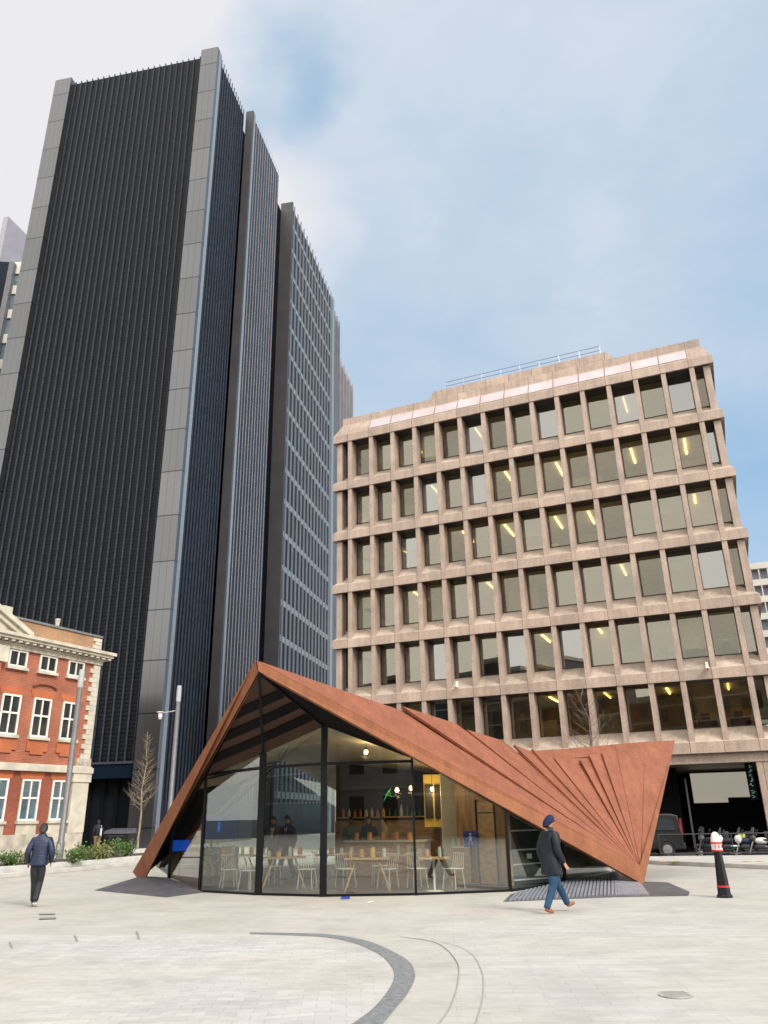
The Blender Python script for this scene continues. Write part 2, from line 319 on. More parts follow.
def pavemat(name, c1, c2, c3, mortar, w, h, rot=0, wave=0.0, ms=.004, rough=.75):
    m, nt, b = nodes(name)
    tc = N(nt, 'ShaderNodeTexCoord'); mp = N(nt, 'ShaderNodeMapping'); mp.inputs['Rotation'].default_value = (0, 0, rot)
    link(nt, tc.outputs['Object'], mp.inputs[0]); vec = mp.outputs[0]
    if wave:
        sp = N(nt, 'ShaderNodeSeparateXYZ'); link(nt, vec, sp.inputs[0])
        mu = N(nt, 'ShaderNodeMath', operation='MULTIPLY'); mu.inputs[1].default_value = 5.5; link(nt, sp.outputs[0], mu.inputs[0])
        si = N(nt, 'ShaderNodeMath', operation='SINE'); link(nt, mu.outputs[0], si.inputs[0])
        m2 = N(nt, 'ShaderNodeMath', operation='MULTIPLY_ADD'); m2.inputs[1].default_value = wave; link(nt, si.outputs[0], m2.inputs[0]); link(nt, sp.outputs[1], m2.inputs[2])
        cb = N(nt, 'ShaderNodeCombineXYZ'); link(nt, sp.outputs[0], cb.inputs[0]); link(nt, m2.outputs[0], cb.inputs[1]); vec = cb.outputs[0]
    br = N(nt, 'ShaderNodeTexBrick'); br.inputs['Scale'].default_value = 1; br.inputs['Brick Width'].default_value = w; br.inputs['Row Height'].default_value = h
    br.inputs['Mortar Size'].default_value = ms; br.inputs['Mortar Smooth'].default_value = .2
    br.inputs['Color1'].default_value = c4(c1); br.inputs['Color2'].default_value = c4(c2); br.inputs['Mortar'].default_value = c4(mortar)
    link(nt, vec, br.inputs['Vector'])
    # scattered warm stones / stains
    n1 = N(nt, 'ShaderNodeTexNoise'); n1.inputs['Scale'].default_value = .35; n1.inputs['Detail'].default_value = 6; link(nt, tc.outputs['Object'], n1.inputs['Vector'])
    n2 = N(nt, 'ShaderNodeTexNoise'); n2.inputs['Scale'].default_value = 3; n2.inputs['Detail'].default_value = 8; n2.inputs['Roughness'].default_value = .7
    mp2 = N(nt, 'ShaderNodeMapping'); mp2.inputs['Scale'].default_value = (.5, 2.2, 1); link(nt, tc.outputs['Object'], mp2.inputs[0]); link(nt, mp2.outputs[0], n2.inputs['Vector'])
    r1 = N(nt, 'ShaderNodeMapRange'); r1.inputs[1].default_value = .42; r1.inputs[2].default_value = .68; r1.inputs[3].default_value = 0; r1.inputs[4].default_value = .8; link(nt, n1.outputs[0], r1.inputs[0])
    mm = N(nt, 'ShaderNodeMix', data_type='RGBA'); link(nt, r1.outputs[0], mm.inputs[0]); link(nt, br.outputs[0], mm.inputs[6]); mm.inputs[7].default_value = c4(c3)
    r2 = N(nt, 'ShaderNodeMapRange'); r2.inputs[1].default_value = .3; r2.inputs[2].default_value = .7; r2.inputs[3].default_value = .86; r2.inputs[4].default_value = 1.08; link(nt, n2.outputs[0], r2.inputs[0])
    s = N(nt, 'ShaderNodeVectorMath', operation='SCALE'); link(nt, mm.outputs[2], s.inputs[0]); link(nt, r2.outputs[0], s.inputs['Scale'])
    vo = N(nt, 'ShaderNodeTexVoronoi'); vo.inputs['Scale'].default_value = 1.3; link(nt, tc.outputs['Object'], vo.inputs['Vector'])
    r5 = N(nt, 'ShaderNodeMapRange'); r5.inputs[1].default_value = .02; r5.inputs[2].default_value = .05; r5.inputs[3].default_value = .72; r5.inputs[4].default_value = 1; link(nt, vo.outputs['Distance'], r5.inputs[0])
    n6 = N(nt, 'ShaderNodeTexNoise'); n6.inputs['Scale'].default_value = .8; n6.inputs['Detail'].default_value = 7; n6.inputs['Roughness'].default_value = .75; link(nt, tc.outputs['Object'], n6.inputs['Vector'])
    r6 = N(nt, 'ShaderNodeMapRange'); r6.inputs[1].default_value = .36; r6.inputs[2].default_value = .56; r6.inputs[3].default_value = .86; r6.inputs[4].default_value = 1.02; link(nt, n6.outputs[0], r6.inputs[0])
    pm_ = N(nt, 'ShaderNodeMath', operation='MULTIPLY'); link(nt, r5.outputs[0], pm_.inputs[0]); link(nt, r6.outputs[0], pm_.inputs[1])
    s5 = N(nt, 'ShaderNodeVectorMath', operation='SCALE'); link(nt, s.outputs[0], s5.inputs[0]); link(nt, pm_.outputs[0], s5.inputs['Scale'])
    link(nt, s5.outputs[0], b.inputs['Base Color']); b.inputs['Roughness'].default_value = rough
    bp = N(nt, 'ShaderNodeBump'); bp.inputs['Strength'].default_value = .3; bp.inputs['Distance'].default_value = .004; bp.invert = True
    link(nt, br.outputs['Fac'], bp.inputs['Height']); link(nt, bp.outputs[0], b.inputs['Normal'])
    return m
M['plaza'] = pavemat('plaza_paving', (.50, .475, .43), (.465, .445, .40), (.47, .435, .375), (.37, .35, .32), 1.2, .6, R(8), 0, .003)
M['setts'] = pavemat('granite_setts', (.56, .54, .505), (.475, .46, .435), (.53, .48, .415), (.42, .40, .37), .30, .16, R(-3), .06, .006)
M['slabs'] = pavemat('pale_slabs', (.53, .51, .47), (.475, .46, .43), (.50, .46, .40), (.37, .355, .33), .6, .2, R(4), 0, .004)

# ------------------------------------------------------------------ mesh builder
class MB:
    def __init__(s): s.v = []; s.f = []
    def add(s, vs, fs):
        o = len(s.v); s.v += [tuple(p) for p in vs]; s.f += [tuple(i+o for i in f) for f in fs]; return s
    def box(s, x0, x1, y0, y1, z0, z1):
        return s.hexa([(x0, y0, z0), (x1, y0, z0), (x1, y1, z0), (x0, y1, z0), (x0, y0, z1), (x1, y0, z1), (x1, y1, z1), (x0, y1, z1)])
    def hexa(s, p): return s.add(p, [(0, 3, 2, 1), (4, 5, 6, 7), (0, 1, 5, 4), (1, 2, 6, 5), (2, 3, 7, 6), (3, 0, 4, 7)])
    def slab(s, pts, off):
        """polygon pts extruded by vector off"""
        n = len(pts); pts = [V(p) for p in pts]; off = V(off)
        vs = pts+[p+off for p in pts]
        fs = [tuple(range(n))[::-1], tuple(range(n, 2*n))]+[(i, (i+1) % n, n+(i+1) % n, n+i) for i in range(n)]
        return s.add(vs, fs)
    def beam(s, a, b, w, h, upd=(0, 0, 1)):
        a, b = V(a), V(b); d = (b-a).normalized(); sd = d.cross(V(upd))
        if sd.length < 1e-4: sd = V((1, 0, 0))
        sd.normalize(); u = sd.cross(d)
        q = lambda p: [p-sd*w/2-u*h/2, p+sd*w/2-u*h/2, p+sd*w/2+u*h/2, p-sd*w/2+u*h/2]
        return s.hexa(q(a)+q(b))
    def tube(s, a, b, r0, r1=None, n=10, caps=True):
        r1 = r0 if r1 is None else r1
        a, b = V(a), V(b); d = (b-a).normalized()
        t = V((0, 0, 1)) if abs(d.z) < .9 else V((1, 0, 0)); x = d.cross(t).normalized(); y = d.cross(x)
        vs = [a+(x*math.cos(2*PI*i/n)+y*math.sin(2*PI*i/n))*r0 for i in range(n)]+[b+(x*math.cos(2*PI*i/n)+y*math.sin(2*PI*i/n))*r1 for i in range(n)]
        fs = [(i, (i+1) % n, n+(i+1) % n, n+i) for i in range(n)]
        if caps: fs += [tuple(range(n))[::-1], tuple(range(n, 2*n))]
        return s.add(vs, fs)
    def lathe(s, prof, n=20, c=(0, 0, 0)):
        vs = []; fs = []
        for r, z in prof:
            for i in range(n): vs.append((c[0]+r*math.cos(2*PI*i/n), c[1]+r*math.sin(2*PI*i/n), c[2]+z))
        for j in range(len(prof)-1):
            for i in range(n): fs.append((j*n+i, j*n+(i+1) % n, (j+1)*n+(i+1) % n, (j+1)*n+i))
        fs.append(tuple(range(n))[::-1]); fs.append(tuple((len(prof)-1)*n+i for i in range(n)))
        return s.add(vs, fs)
    def ell(s, c, r, n=14, k=9):
        prof = []
        vs = []; fs = []
        for j in range(1, k):
            t = PI*j/k
            for i in range(n):
                vs.append((c[0]+r[0]*math.sin(t)*math.cos(2*PI*i/n), c[1]+r[1]*math.sin(t)*math.sin(2*PI*i/n), c[2]-r[2]*math.cos(t)))
        vs += [(c[0], c[1], c[2]-r[2]), (c[0], c[1], c[2]+r[2])]
        for j in range(k-2):
            for i in range(n): fs.append((j*n+i, j*n+(i+1) % n, (j+1)*n+(i+1) % n, (j+1)*n+i))
        b = len(vs)-2
        for i in range(n):
            fs.append((b, (i+1) % n, i)); fs.append((b+1, (k-2)*n+i, (k-2)*n+(i+1) % n))
        return s.add(vs, fs)
    def build(s, name, m, parent=None, bevel=0, smooth=False, mats=None):
        me = bpy.data.meshes.new(name); me.from_pydata(s.v, [], s.f); me.update()
        me.materials.append(M[m] if isinstance(m, str) else m)
        o = bpy.data.objects.new(name, me); COL.objects.link(o)
        if parent: o.parent = parent
        if smooth:
            for p in me.polygons: p.use_smooth = True
            if smooth != 'all': me.set_sharp_from_angle(angle=R(40))
        if bevel:
            b = o.modifiers.new('bevel', 'BEVEL'); b.width = bevel; b.segments = 2; b.limit_method = 'ANGLE'
        return o
def tag(o, label=None, cat=None, group=None, kind=None):
    if label: o['label'] = label
    if cat: o['category'] = cat
    if group: o['group'] = group
    if kind: o['kind'] = kind
    return o
def thing(name, label, cat, loc=(0, 0, 0), rz=0, group=None):
    o = bpy.data.objects.new(name, None); COL.objects.link(o); o.location = loc; o.rotation_euler = (0, 0, rz); o.empty_display_size = .2
    return tag(o, label, cat, group)
def struct(name, mb, m): return tag(mb.build(name, m), kind='structure')
def copy_tree(o, parent=None):
    c = o.copy(); COL.objects.link(c)
    if parent: c.parent = parent
    for ch in list(o.children): copy_tree(ch, c)
    return c

# ------------------------------------------------------------------ ground
RD = -.22
struct('ground', MB().box(-900, 900, -700, 1300, RD-1, RD), 'asphalt')
pz = MB()
pz.slab([(-60, -40, RD-.2), (24, -40, RD-.2), (24, 30.2, RD-.2), (9, 32.6, RD-.2), (-1, 45.0, RD-.2), (-1, 95, RD-.2), (-60, 95, RD-.2)], (0, 0, -RD+.2))
struct('plaza_paving', pz, 'plaza')
sheet = 0
def gsheet(name, pts, m, lvl):
    b = MB(); P = [V((p[0], p[1], .004*lvl)) for p in pts]
    return struct(name, b.add(P, [tuple(range(len(P)))]), m)
def strip(name, A, B, m, lvl):
    b = MB(); n = len(A)
    vs = [(p[0], p[1], .004*lvl) for p in A]+[(p[0], p[1], .004*lvl) for p in B]
    b.add(vs, [(i, i+1, n+i+1, n+i) for i in range(n-1)]); return struct(name, b, m)
def smoothline(pts, k=8):
    out = []
    n = len(pts)
    for i in range(n-1):
        p0, p1, p2, p3 = pts[max(0, i-1)], pts[i], pts[i+1], pts[min(n-1, i+2)]
        for j in range(k):
            t = j/k; out.append(.5*((2*p1)+(p2-p0)*t+(2*p0-5*p1+4*p2-p3)*t*t+(3*p1-p0-3*p2+p3)*t**3))
    out.append(pts[-1]); return out
def gl(px): return smoothline([gnd(*p) for p in px])
def ext(pts, d):   # carry a surveyed line on towards the viewer along a circle
    return pts
outer = gl([(250, 932.8), (323, 934.4), (364.6, 940.6), (390.6, 951), (409, 962), (415, 976), (408, 993), (395, 1009), (385, 1022)])
inner = gl([(250, 934.5), (318, 937), (352, 943), (376, 953), (390, 965), (394, 978), (386, 994), (372, 1010), (356, 1022)])
# continue both edges behind the frame
def cont(pts, n=14, step=.45, turn=-.055):
    a, b = pts[-2], pts[-1]; d = (b-a).normalized(); out = list(pts)
    for i in range(n):
        d = Matrix.Rotation(turn, 3, 'Z') @ d; out.append(out[-1]+d*step)
    return out
outer = cont(outer); inner = cont(inner)
n_ = min(len(outer), len(inner)); outer = outer[:n_]; inner = inner[:n_]
strip('dark_granite_arc', outer, inner, 'dark_granite', 2)
gsheet('setts_paving', [(p.x, p.y) for p in inner]+[(-12, inner[-1].y), (-16, 2), (-20, 16.5), (-12, 15.6), (inner[0].x-2.2, inner[0].y+.2)], 'setts', 1)
l1 = cont(gl([(400, 937), (435.6, 943), (455.8, 960.8), (458, 981), (450.7, 1006), (440.6, 1022)]))
l2 = cont(gl([(430, 939), (465.9, 950.7), (481, 971), (482.5, 996), (476, 1022)]))
def offs(pts, d):
    out = []
    for i, p in enumerate(pts):
        t = (pts[min(i+1, len(pts)-1)]-pts[max(i-1, 0)]).normalized(); out.append(p+V((-t.y, t.x, 0))*d)
    return out
gsheet('slab_paving', [(p.x, p.y) for p in l1]+[(22, l1[-1].y), (24, 12), (12, 14.3), (5, 15.9), (1.5, 16.2)], 'slabs', 1)
strip('paving_joint', l1, offs(l1, .010), 'joint_dark', 3)
strip('paving_joint', l2, offs(l2, .009), 'joint_dark', 3)
b1 = gl([(545, 930), (620, 938), (700, 951), (768, 966), (820, 985)]); b2 = gl([(560, 926), (640, 931), (720, 940), (790, 950), (850, 962)])

# row joints radiating across the light band
for a, c in (((431, 1004), (470, 1006)), ((446, 975), (478, 977)), ((417, 940), (468, 933)), ((402, 964), (452, 966)), ((412, 936), (436, 931))):
    A, B = gnd(*a), gnd(*c); d = (B-A).normalized(); n = V((-d.y, d.x, 0))*.008
    strip('paving_joint', [A, B], [A+n, B+n], 'joint_dark', 4)
def flatthing(name, pxs, m, label, cat, lvl=4, group=None, h=.006):
    b = MB(); P = [gnd(*p) for p in pxs]; P = [V((p.x, p.y, .004*lvl)) for p in P]; b.slab(P, (0, 0, h))
    return tag(b.build(name, m), label, cat, group)
flatthing('drain_slot', [(39, 914.5), (55, 914), (55, 915), (39, 915.5)], 'drain', 'thin dark drain slot in the paving behind the navy-jacket walker, farther of the two', 'drain')
flatthing('drain_slot', [(39, 918.5), (56, 918), (56, 919.4), (39, 920)], 'drain', 'thin dark drain slot in the paving, nearer of the two by the navy-jacket walker', 'drain')
for px, py, h, w in ((9, 943, 6, 'leftmost'), (74, 936, 6, 'second from the left'), (136, 932, 8, 'third from the left')):
    flatthing('movement_joint', [(px, py), (px+1.2, py), (px+3.5, py+h), (px+2.3, py+h)], 'drain', 'short dark joint cut into the pale setts, %s of three' % w, 'paving joint')
g = thing('drain_grate', 'round pale speckled grate set in the slabs lower right', 'drain', gnd(676, 996))
MB().lathe([(.02, .008), (.17, .008), (.17, .014), (.02, .014)], 24).build('rim', 'grate_stone', g)
for i in range(7): MB().box(-.13, .13, -.12+i*.04, -.105+i*.04, .014, .017).build('bar', 'drain', g)

# kerbs, raised footway right, planter left
kb = MB()
def kerbline(name, pts, w, h, m, z0=0):
    b = MB()
    for i in range(len(pts)-1):
        a, c = pts[i], pts[i+1]; d = (c-a).normalized(); n = V((-d.y, d.x, 0))*w
        b.slab([V((q.x, q.y, z0)) for q in (a, c, c+n, a+n)], (0, 0, h))
    return tag(b.build(name, m, bevel=.015), kind='structure')
kR = [gnd(652, 864.5), gnd(700, 866.5), gnd(768, 869.5), gnd(860, 874)]
kerbline('kerb', kR, .35, .13, 'kerb')
fwp = MB(); P = [V((p.x, p.y, 0)) for p in kR]
# raised footway surface runs back to the railing
back = [V((24, 30.1, 0)), V((9.6, 32.4, 0))]
fwp.slab([V((p.x-.05, p.y+.34, .004)) for p in P]+back, (0, 0, .118)); struct('footway', fwp, 'kerb')
for px, lab in ((660, 'left'), (745, 'right')):
    b = MB(); P0 = gnd(px, 866)
    for dx in (0, .42): b.box(P0.x+dx, P0.x+dx+.25, P0.y-.02, P0.y+.16, .131, .136)
    z = gnd(px, 866); dd = 0
    # sit on the kerb top
    o = b.build('yellow_kerb_mark', 'yellow_mark'); tag(o, 'pair of yellow kerb blips on the kerb by the %s' % ('rust canopy foot' if lab == 'left' else 'black bollard'), 'kerb marking', 'yellow loading blips on the kerb')
    ky = {660: None}
kL = [gnd(-160, 896), gnd(0, 878.5), gnd(70, 872), gnd(132, 866)]
kL.append(kL[-1]+(kL[-1]-kL[-2]).normalized()*9)
kerbline('kerb', kL, .4, .14, 'kerb')
kerbline('kerb', [p+V((-.1, .9, 0)) for p in kL], .5, .32, 'pale_granite')
bed = MB(); Q = [V((p.x-.35, p.y+1.36, 0)) for p in kL]
bed.slab(Q+[q+V((-1.6, 3.0, 0)) for q in Q[::-1]], (0, 0, .28)); struct('planting_bed', bed, 'soil')
dirL = (kL[3]-kL[1]).normalized(); nrmL = V((-dirL.y, dirL.x, 0))
wl = [p+nrmL*4.3 for p in kL]
kerbline('kerb', wl, .4, .4, 'pale_granite')

# ------------------------------------------------------------------ shrubs
def shrub(name, label, loc, r, h, m, n, seed, group):
    rnd = random.Random(seed); t = thing(name, label, 'shrub', loc, 0, group)
    b = MB(); st = MB()
    tips = []
    for i in range(16):
        a = rnd.uniform(0, 2*PI); rr = r*rnd.uniform(.2, 1); tip = V((rr*math.cos(a), rr*math.sin(a), h*rnd.uniform(.45, 1.0)))
        st.tube((rnd.uniform(-.06, .06), rnd.uniform(-.06, .06), 0), tip, .012, .005, 5); tips.append(tip)
    for i in range(n):
        tp = rnd.choice(tips); f = rnd.uniform(.35, 1.08); c = tp*f+V((rnd.gauss(0, .09), rnd.gauss(0, .09), rnd.gauss(0, .07)))
        if c.z < .03: c.z = .05
        d = V((rnd.gauss(0, 1), rnd.gauss(0, 1), rnd.gauss(.4, .8))).normalized(); s = V((rnd.gauss(0, 1), rnd.gauss(0, 1), rnd.gauss(0, 1))).cross(d).normalized()
        L = rnd.uniform(.07, .13); W = L*.28
        b.add([c, c+d*L*.5+s*W, c+d*L, c+d*L*.5-s*W], [(0, 1, 2, 3)])
    b.build('foliage', m, t); st.build('stem', 'stem', t)
    return t
sh = [(-30, 874, .6, .8, 'leafA', 'dark bushy shrub out at the left edge beside the kerb'), (6, 868, .45, .9, 'leafA', 'small green shrub at the left edge behind the kerb'), (24, 867, .42, .65, 'leafB', 'pale sparse shrub just left of the navy-jacket walker'),
      (41, 866, .55, 1.05, 'leafA', 'green shrub partly hidden behind the navy-jacket walker'), (70, 864, .5, .95, 'leafA', 'green shrub right of the grey lamp post base'),
      (82, 862.5, .6, 1.2, 'leafA', 'tall leafy shrub in front of the brick house corner'), (93, 861.5, .45, .95, 'leafB', 'yellowish shrub in the middle of the row under the far walker'),
      (101, 861, .5, 1.0, 'leafB', 'second yellowish shrub, in front of the black bin left side'), (113, 859.5, .65, 1.3, 'leafA', 'dark green shrub in front of the black bin'), (125, 858, .5, 1.15, 'leafA', 'dark green shrub nearest the rust canopy edge')]
for i, (px, py, r, h, m, lab) in enumerate(sh):
    p = gnd(px, py, .25); shrub('shrub', lab, (p.x, p.y+.2, .26), r*.9, h*.58, m, 520, 50+i, 'shrubs in the planting bed')

# ------------------------------------------------------------------ tan granite office block
AT = -.402563; W_ = 1.05403+14*1.504162+1.27058; C1, SB = 1.05403, 1.504162; Z0, HS = 24.6103, 3.4
tan = thing('granite_office_block', 'six-storey pinkish granite office block with deep rows of square windows', 'office building', (-3.26533, 45.8197, 0), AT)
DB = 22.0; IN = .85
def frustum(b, z, face, rise, ins):
    b.box(0, W_, 0, DB, z, z+face)
    z1, z2 = z+face+.0, z+face+rise
    A = [(0, 0), (W_, 0), (W_, DB), (0, DB)]; B = [(ins, ins), (W_-ins, ins), (W_-ins, DB-ins), (ins, DB-ins)]
    b.add([(x, y, z1) for x, y in A]+[(x, y, z2) for x, y in B], [(0, 1, 5, 4), (1, 2, 6, 5), (2, 3, 7, 6), (3, 0, 4, 7), (4, 5, 6, 7)])
winrnd = random.Random(5)
for k in range(7):
    z = Z0-k*HS
    b = MB()
    b.box(0, W_, 0, DB, z, z+.5); o = b.build('floor_band', 'granite_band', tan)
    INz, RZ = (IN, .7) if k else (.5, 1.0)
    b = MB(); zt = z+.5; A = [(.012, .012), (W_-.012, .012), (W_-.012, DB), (.012, DB)]; B = [(INz, INz), (W_-INz, INz), (W_-INz, DB-INz), (INz, DB-INz)]
    b.add([(x, y, zt) for x, y in A]+[(x, y, zt+RZ) for x, y in B], [(0, 1, 5, 4), (1, 2, 6, 5), (2, 3, 7, 6), (3, 0, 4, 7), (4, 5, 6, 7)])
    b.build('sloping_sill', 'granite_sill' if k else 'granite_band', tan)
    if k == 0: continue
    zw0, zw1 = z+1.2, z+HS
    for i in range(15):
        x = C1+i*SB
        MB().slab([(x, .05, z+.5), (x+.26, .05, z+.5), (x+.26, .05, zw1), (x, .05, zw1)], (0, .85, 0)).build('pillar', 'granite_pier', tan)
    for x0 in (.2, W_-.55):
        MB().box(x0, x0+.35, .22, .78, z+.51, zw1-.021).build('corner_pillar', 'granite_pier', tan)
    for i in range(16):
        x0 = .55 if i == 0 else C1+(i-1)*SB+.26
        x1 = C1 if i == 0 else (W_-.55 if i == 15 else C1+i*SB)
        fr = MB(); t = .035; y = .80
        for q in ((x0, x0+t, zw0, zw1), (x1-t, x1, zw0, zw1), (x0+t, x1-t, zw0, zw0+t), (x0+t, x1-t, zw1-t, zw1)): fr.box(q[0], q[1], y, y+.08, q[2], q[3])
        f = fr.build('window', 'window_frame_bronze', tan)
        tx, tz = winrnd.uniform(-.012, .012), winrnd.uniform(-.02, .02)
        pn = MB().slab([(x0+t, y+.03-tx+tz, zw0+t), (x1-t, y+.03+tx+tz, zw0+t), (x1-t, y+.03+tx, zw1-t), (x0+t, y+.03-tx, zw1-t)], (0, .012, 0)).build('pane', winrnd.choice(['office_glass', 'office_glass', 'office_glass_clear', 'office_glass_clear', 'office_glass_mirror']), f)
        rr_ = winrnd.random()
        if rr_ < .55 and i < 15:
            dd = winrnd.uniform(2.2, 5.5); MB().box(x0-.3, x1+.3, dd, dd+.06, zw0-.4, zw1-(.06 if rr_ < .3 else winrnd.uniform(.5, 1.2))).build('partition', winrnd.choice(['office_dark', 'office_wall', 'office_dark', 'blind', 'office_wall']), tan)
        r = winrnd.random()
        if i not in (0, 15) and r < .24:
            bh = winrnd.uniform(.4, 1.9) if not (k == 4 and i == 8) else 2.05
            MB().box(x0+t, x1-t, y+.12, y+.13, zw1-bh, zw1-.03).build('blind', 'blind', f)
    MB().box(.25, W_-.25, .12, .80, zw1-.02, zw1-.004).build('recess_shade_board', 'window_frame_bronze', tan)  # added near-black board: shade under the recess head put into its colour
    # side glazing + back core inside
    for sx in (.5, W_-.52):
        MB().box(sx, sx+.02, .9, DB-IN, zw0, zw1).build('side_glazing', 'office_glass', tan)
    MB().box(3.0, W_-3, 7.2, 7.4, zw0-.5, zw1).build('core_wall', 'office_yellow' if k == 6 else 'office_wall', tan)
    MB().box(IN, W_-IN, .9, 12, zw1-.03, zw1-.005).build('room_ceiling', 'office_ceiling', tan)
# ceiling strip lights where the photograph shows them: (storey k, bay, offset)
lights = [(1, 5, .6), (2, 3, .5), (2, 6, .8), (4, 2, .6), (4, 5, .7), (4, 10, .8), (5, 7, .6), (5, 9, .7), (6, 7, .7), (1, 2, .8), (1, 11, .7), (2, 8, .9), (2, 11, .7), (2, 13, .6), (3, 2, .5), (3, 4, .9), (3, 6, .5), (3, 7, .8), (3, 8, .5), (3, 9, .9), (3, 13, .6), (3, 1, .8), (5, 12, .5), (6, 11, .7), (6, 13, .6), (6, 9, .6)]
for k, i, f in lights:
    x = C1+(i)*SB+f; z = Z0-k*HS+HS
    MB().box(x, x+.07, 1.7, 3.9, z-.10, z-.05).build('ceiling_light', 'striplight', tan)
# desks / shelving silhouettes and blinds rails
for k, i in ((5, 11), (5, 12), (5, 13), (6, 12), (6, 13), (5, 2), (4, 12), (3, 12), (2, 12), (6, 3), (1, 5), (3, 13)):
    x0 = C1+i*SB+.36; z = Z0-k*HS
    b = MB().box(x0, x0+1.0, 1.1, 1.15, z+1.75+.25*(i % 3), z+1.79+.25*(i % 3)); b.build('blind_rail', 'blind', tan)
for k, i in ((5, 11), (5, 12), (5, 13), (6, 13), (6, 12)):
    x0 = C1+i*SB+.36; z = Z0-k*HS
    MB().box(x0+.1, x0+1.0, 1.3, 1.6, z+1.0, z+1.65).box(x0+.3, x0+.7, 1.4, 1.5, z+1.65, z+1.95).build('desk_screen', 'dark_wall', tan)
    MB().box(x0-.3, x0+1.4, 6.9, 7.1, z+1.2, z+2.8).build('wall_panel', 'office_yellow', tan)
# roof edge
MB().add([(IN*.12+.3*j, 0, 0) for j in range(0)], [])
for i in range(1, 14):
    x0 = C1+i*SB+.03; x1 = x0+SB-.06
    a0, a1 = .05, .40
    zz = lambda a: Z0+.5+1.0*a/.5+.012
    MB().slab([(x0, a0, zz(a0)), (x1, a0, zz(a0)), (x1, a1, zz(a1)), (x0, a1, zz(a1))], (0, -.01, .02)).build('roof_light', 'roof_glaze', tan)
MB().box(.48, W_-.48, .48, DB-IN, Z0+1.3, Z0+1.95).build('parapet', 'granite_band', tan)
pr = MB(); PX0, PX1 = 5.6, 18.6
pr.hexa([(PX0, 1.9, Z0+1.95), (PX1+.2, 1.9, Z0+1.95), (PX1+.2, 9, Z0+1.95), (PX0, 9, Z0+1.95), (PX0+.9, 1.9, Z0+3.35), (PX1-.9, 1.9, Z0+3.35), (PX1-.9, 9, Z0+3.35), (PX0+.9, 9, Z0+3.35)])
pr.build('plant_room', 'granite_band', tan)
rl = MB()
for i in range(9): rl.tube((7.3+i*1.26, 2.0, Z0+3.3), (7.3+i*1.26, 2.0, Z0+3.9), .02, n=6)
for zz_ in (3.6, 3.9): rl.tube((7.3, 2.0, Z0+zz_), (17.4, 2.0, Z0+zz_), .02, n=6)
rl.build('roof_railing', 'rail_metal', tan)
# undercroft
ZB = Z0-6*HS
MB().box(.3, W_-.3, .25, DB-.3, ZB-.45, ZB-.004).build('undercroft_soffit', 'granite_pier', tan)
MB().box(W_-1.55, W_-.1, .3, 1.9, RD, ZB-.45).build('ground_pier', 'granite_band', tan)
MB().box(.1, 1.5, .3, 1.9, RD, ZB-.45).build('ground_pier', 'granite_band', tan)
MB().box(8.5, 9.5, .3, 1.3, RD, ZB-.45).build('ground_pier', 'granite_pier', tan)
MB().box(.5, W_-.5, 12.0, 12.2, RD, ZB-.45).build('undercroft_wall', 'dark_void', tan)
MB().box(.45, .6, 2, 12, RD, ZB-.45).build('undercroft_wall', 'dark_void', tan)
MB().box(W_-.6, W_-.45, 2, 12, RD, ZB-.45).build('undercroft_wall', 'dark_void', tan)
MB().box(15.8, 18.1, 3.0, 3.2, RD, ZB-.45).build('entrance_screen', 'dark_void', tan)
MB().box(18.6, 21.5, 6.0, 6.1, 2.06, 3.55).build('glowing_panel', 'panel_glow', tan)  # emission added to a shaded panel so it reads daylight-bright, not a lamp
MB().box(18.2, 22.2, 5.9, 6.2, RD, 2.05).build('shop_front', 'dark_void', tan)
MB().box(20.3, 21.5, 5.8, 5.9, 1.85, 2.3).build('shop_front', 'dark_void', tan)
MB().box(18.45, 18.53, 2.9, 3.0, RD, 3.2).build('door_post', 'lamp_grey', tan)
sg = thing('neon_shop_sign', 'vertical lit pale green shop sign hanging under the granite block', 'sign')
sg.parent = None
base = V((-3.26533, 45.8197, 0)); ex = V((math.cos(AT), math.sin(AT), 0)); ey = V((-ex.y, ex.x, 0))
def tl(x, y, z): return base+ex*x+ey*y+V((0, 0, z))
sg.location = tl(21.35, 1.4, 2.2); sg.rotation_euler = (0, 0, AT)
MB().box(-.02, .34, 0, .08, -.1, 1.55).build('board', 'dark_void', sg)
sr = random.Random(3)
for i in range(7):
    z = .0+i*.2+(.12 if i > 1 else 0); lt = MB()
    for q in range(3): a = sr.uniform(.05, .2); lt.box(a, a+sr.uniform(.05, .1), -.012, -.003, z+q*.05, z+q*.05+sr.uniform(.02, .045))
    lt.build('lit_block', 'neon_cyan', sg)
# small cameras fixed on the facade
for (x, z, lab) in ((20.45, ZB+3.9, 'small white security camera high on the granite band near the right end'), (7.7, ZB+4.0, 'small security camera on the granite band above the rust roof')):
    c = thing('security_camera', lab, 'camera', tl(x, -.02, z), AT, 'cameras on the granite block')
    MB().box(-.06, .06, -.02, .015, 0, .3).build('bracket', 'white_paint', c); MB().tube((0, -.03, .05), (0, -.22, -.08), .07, .09, 12).build('housing', 'white_paint', c); MB().tube((0, -.221, -.081), (0, -.235, -.09), .05, .05, 10).build('lens', 'red_paint', c)

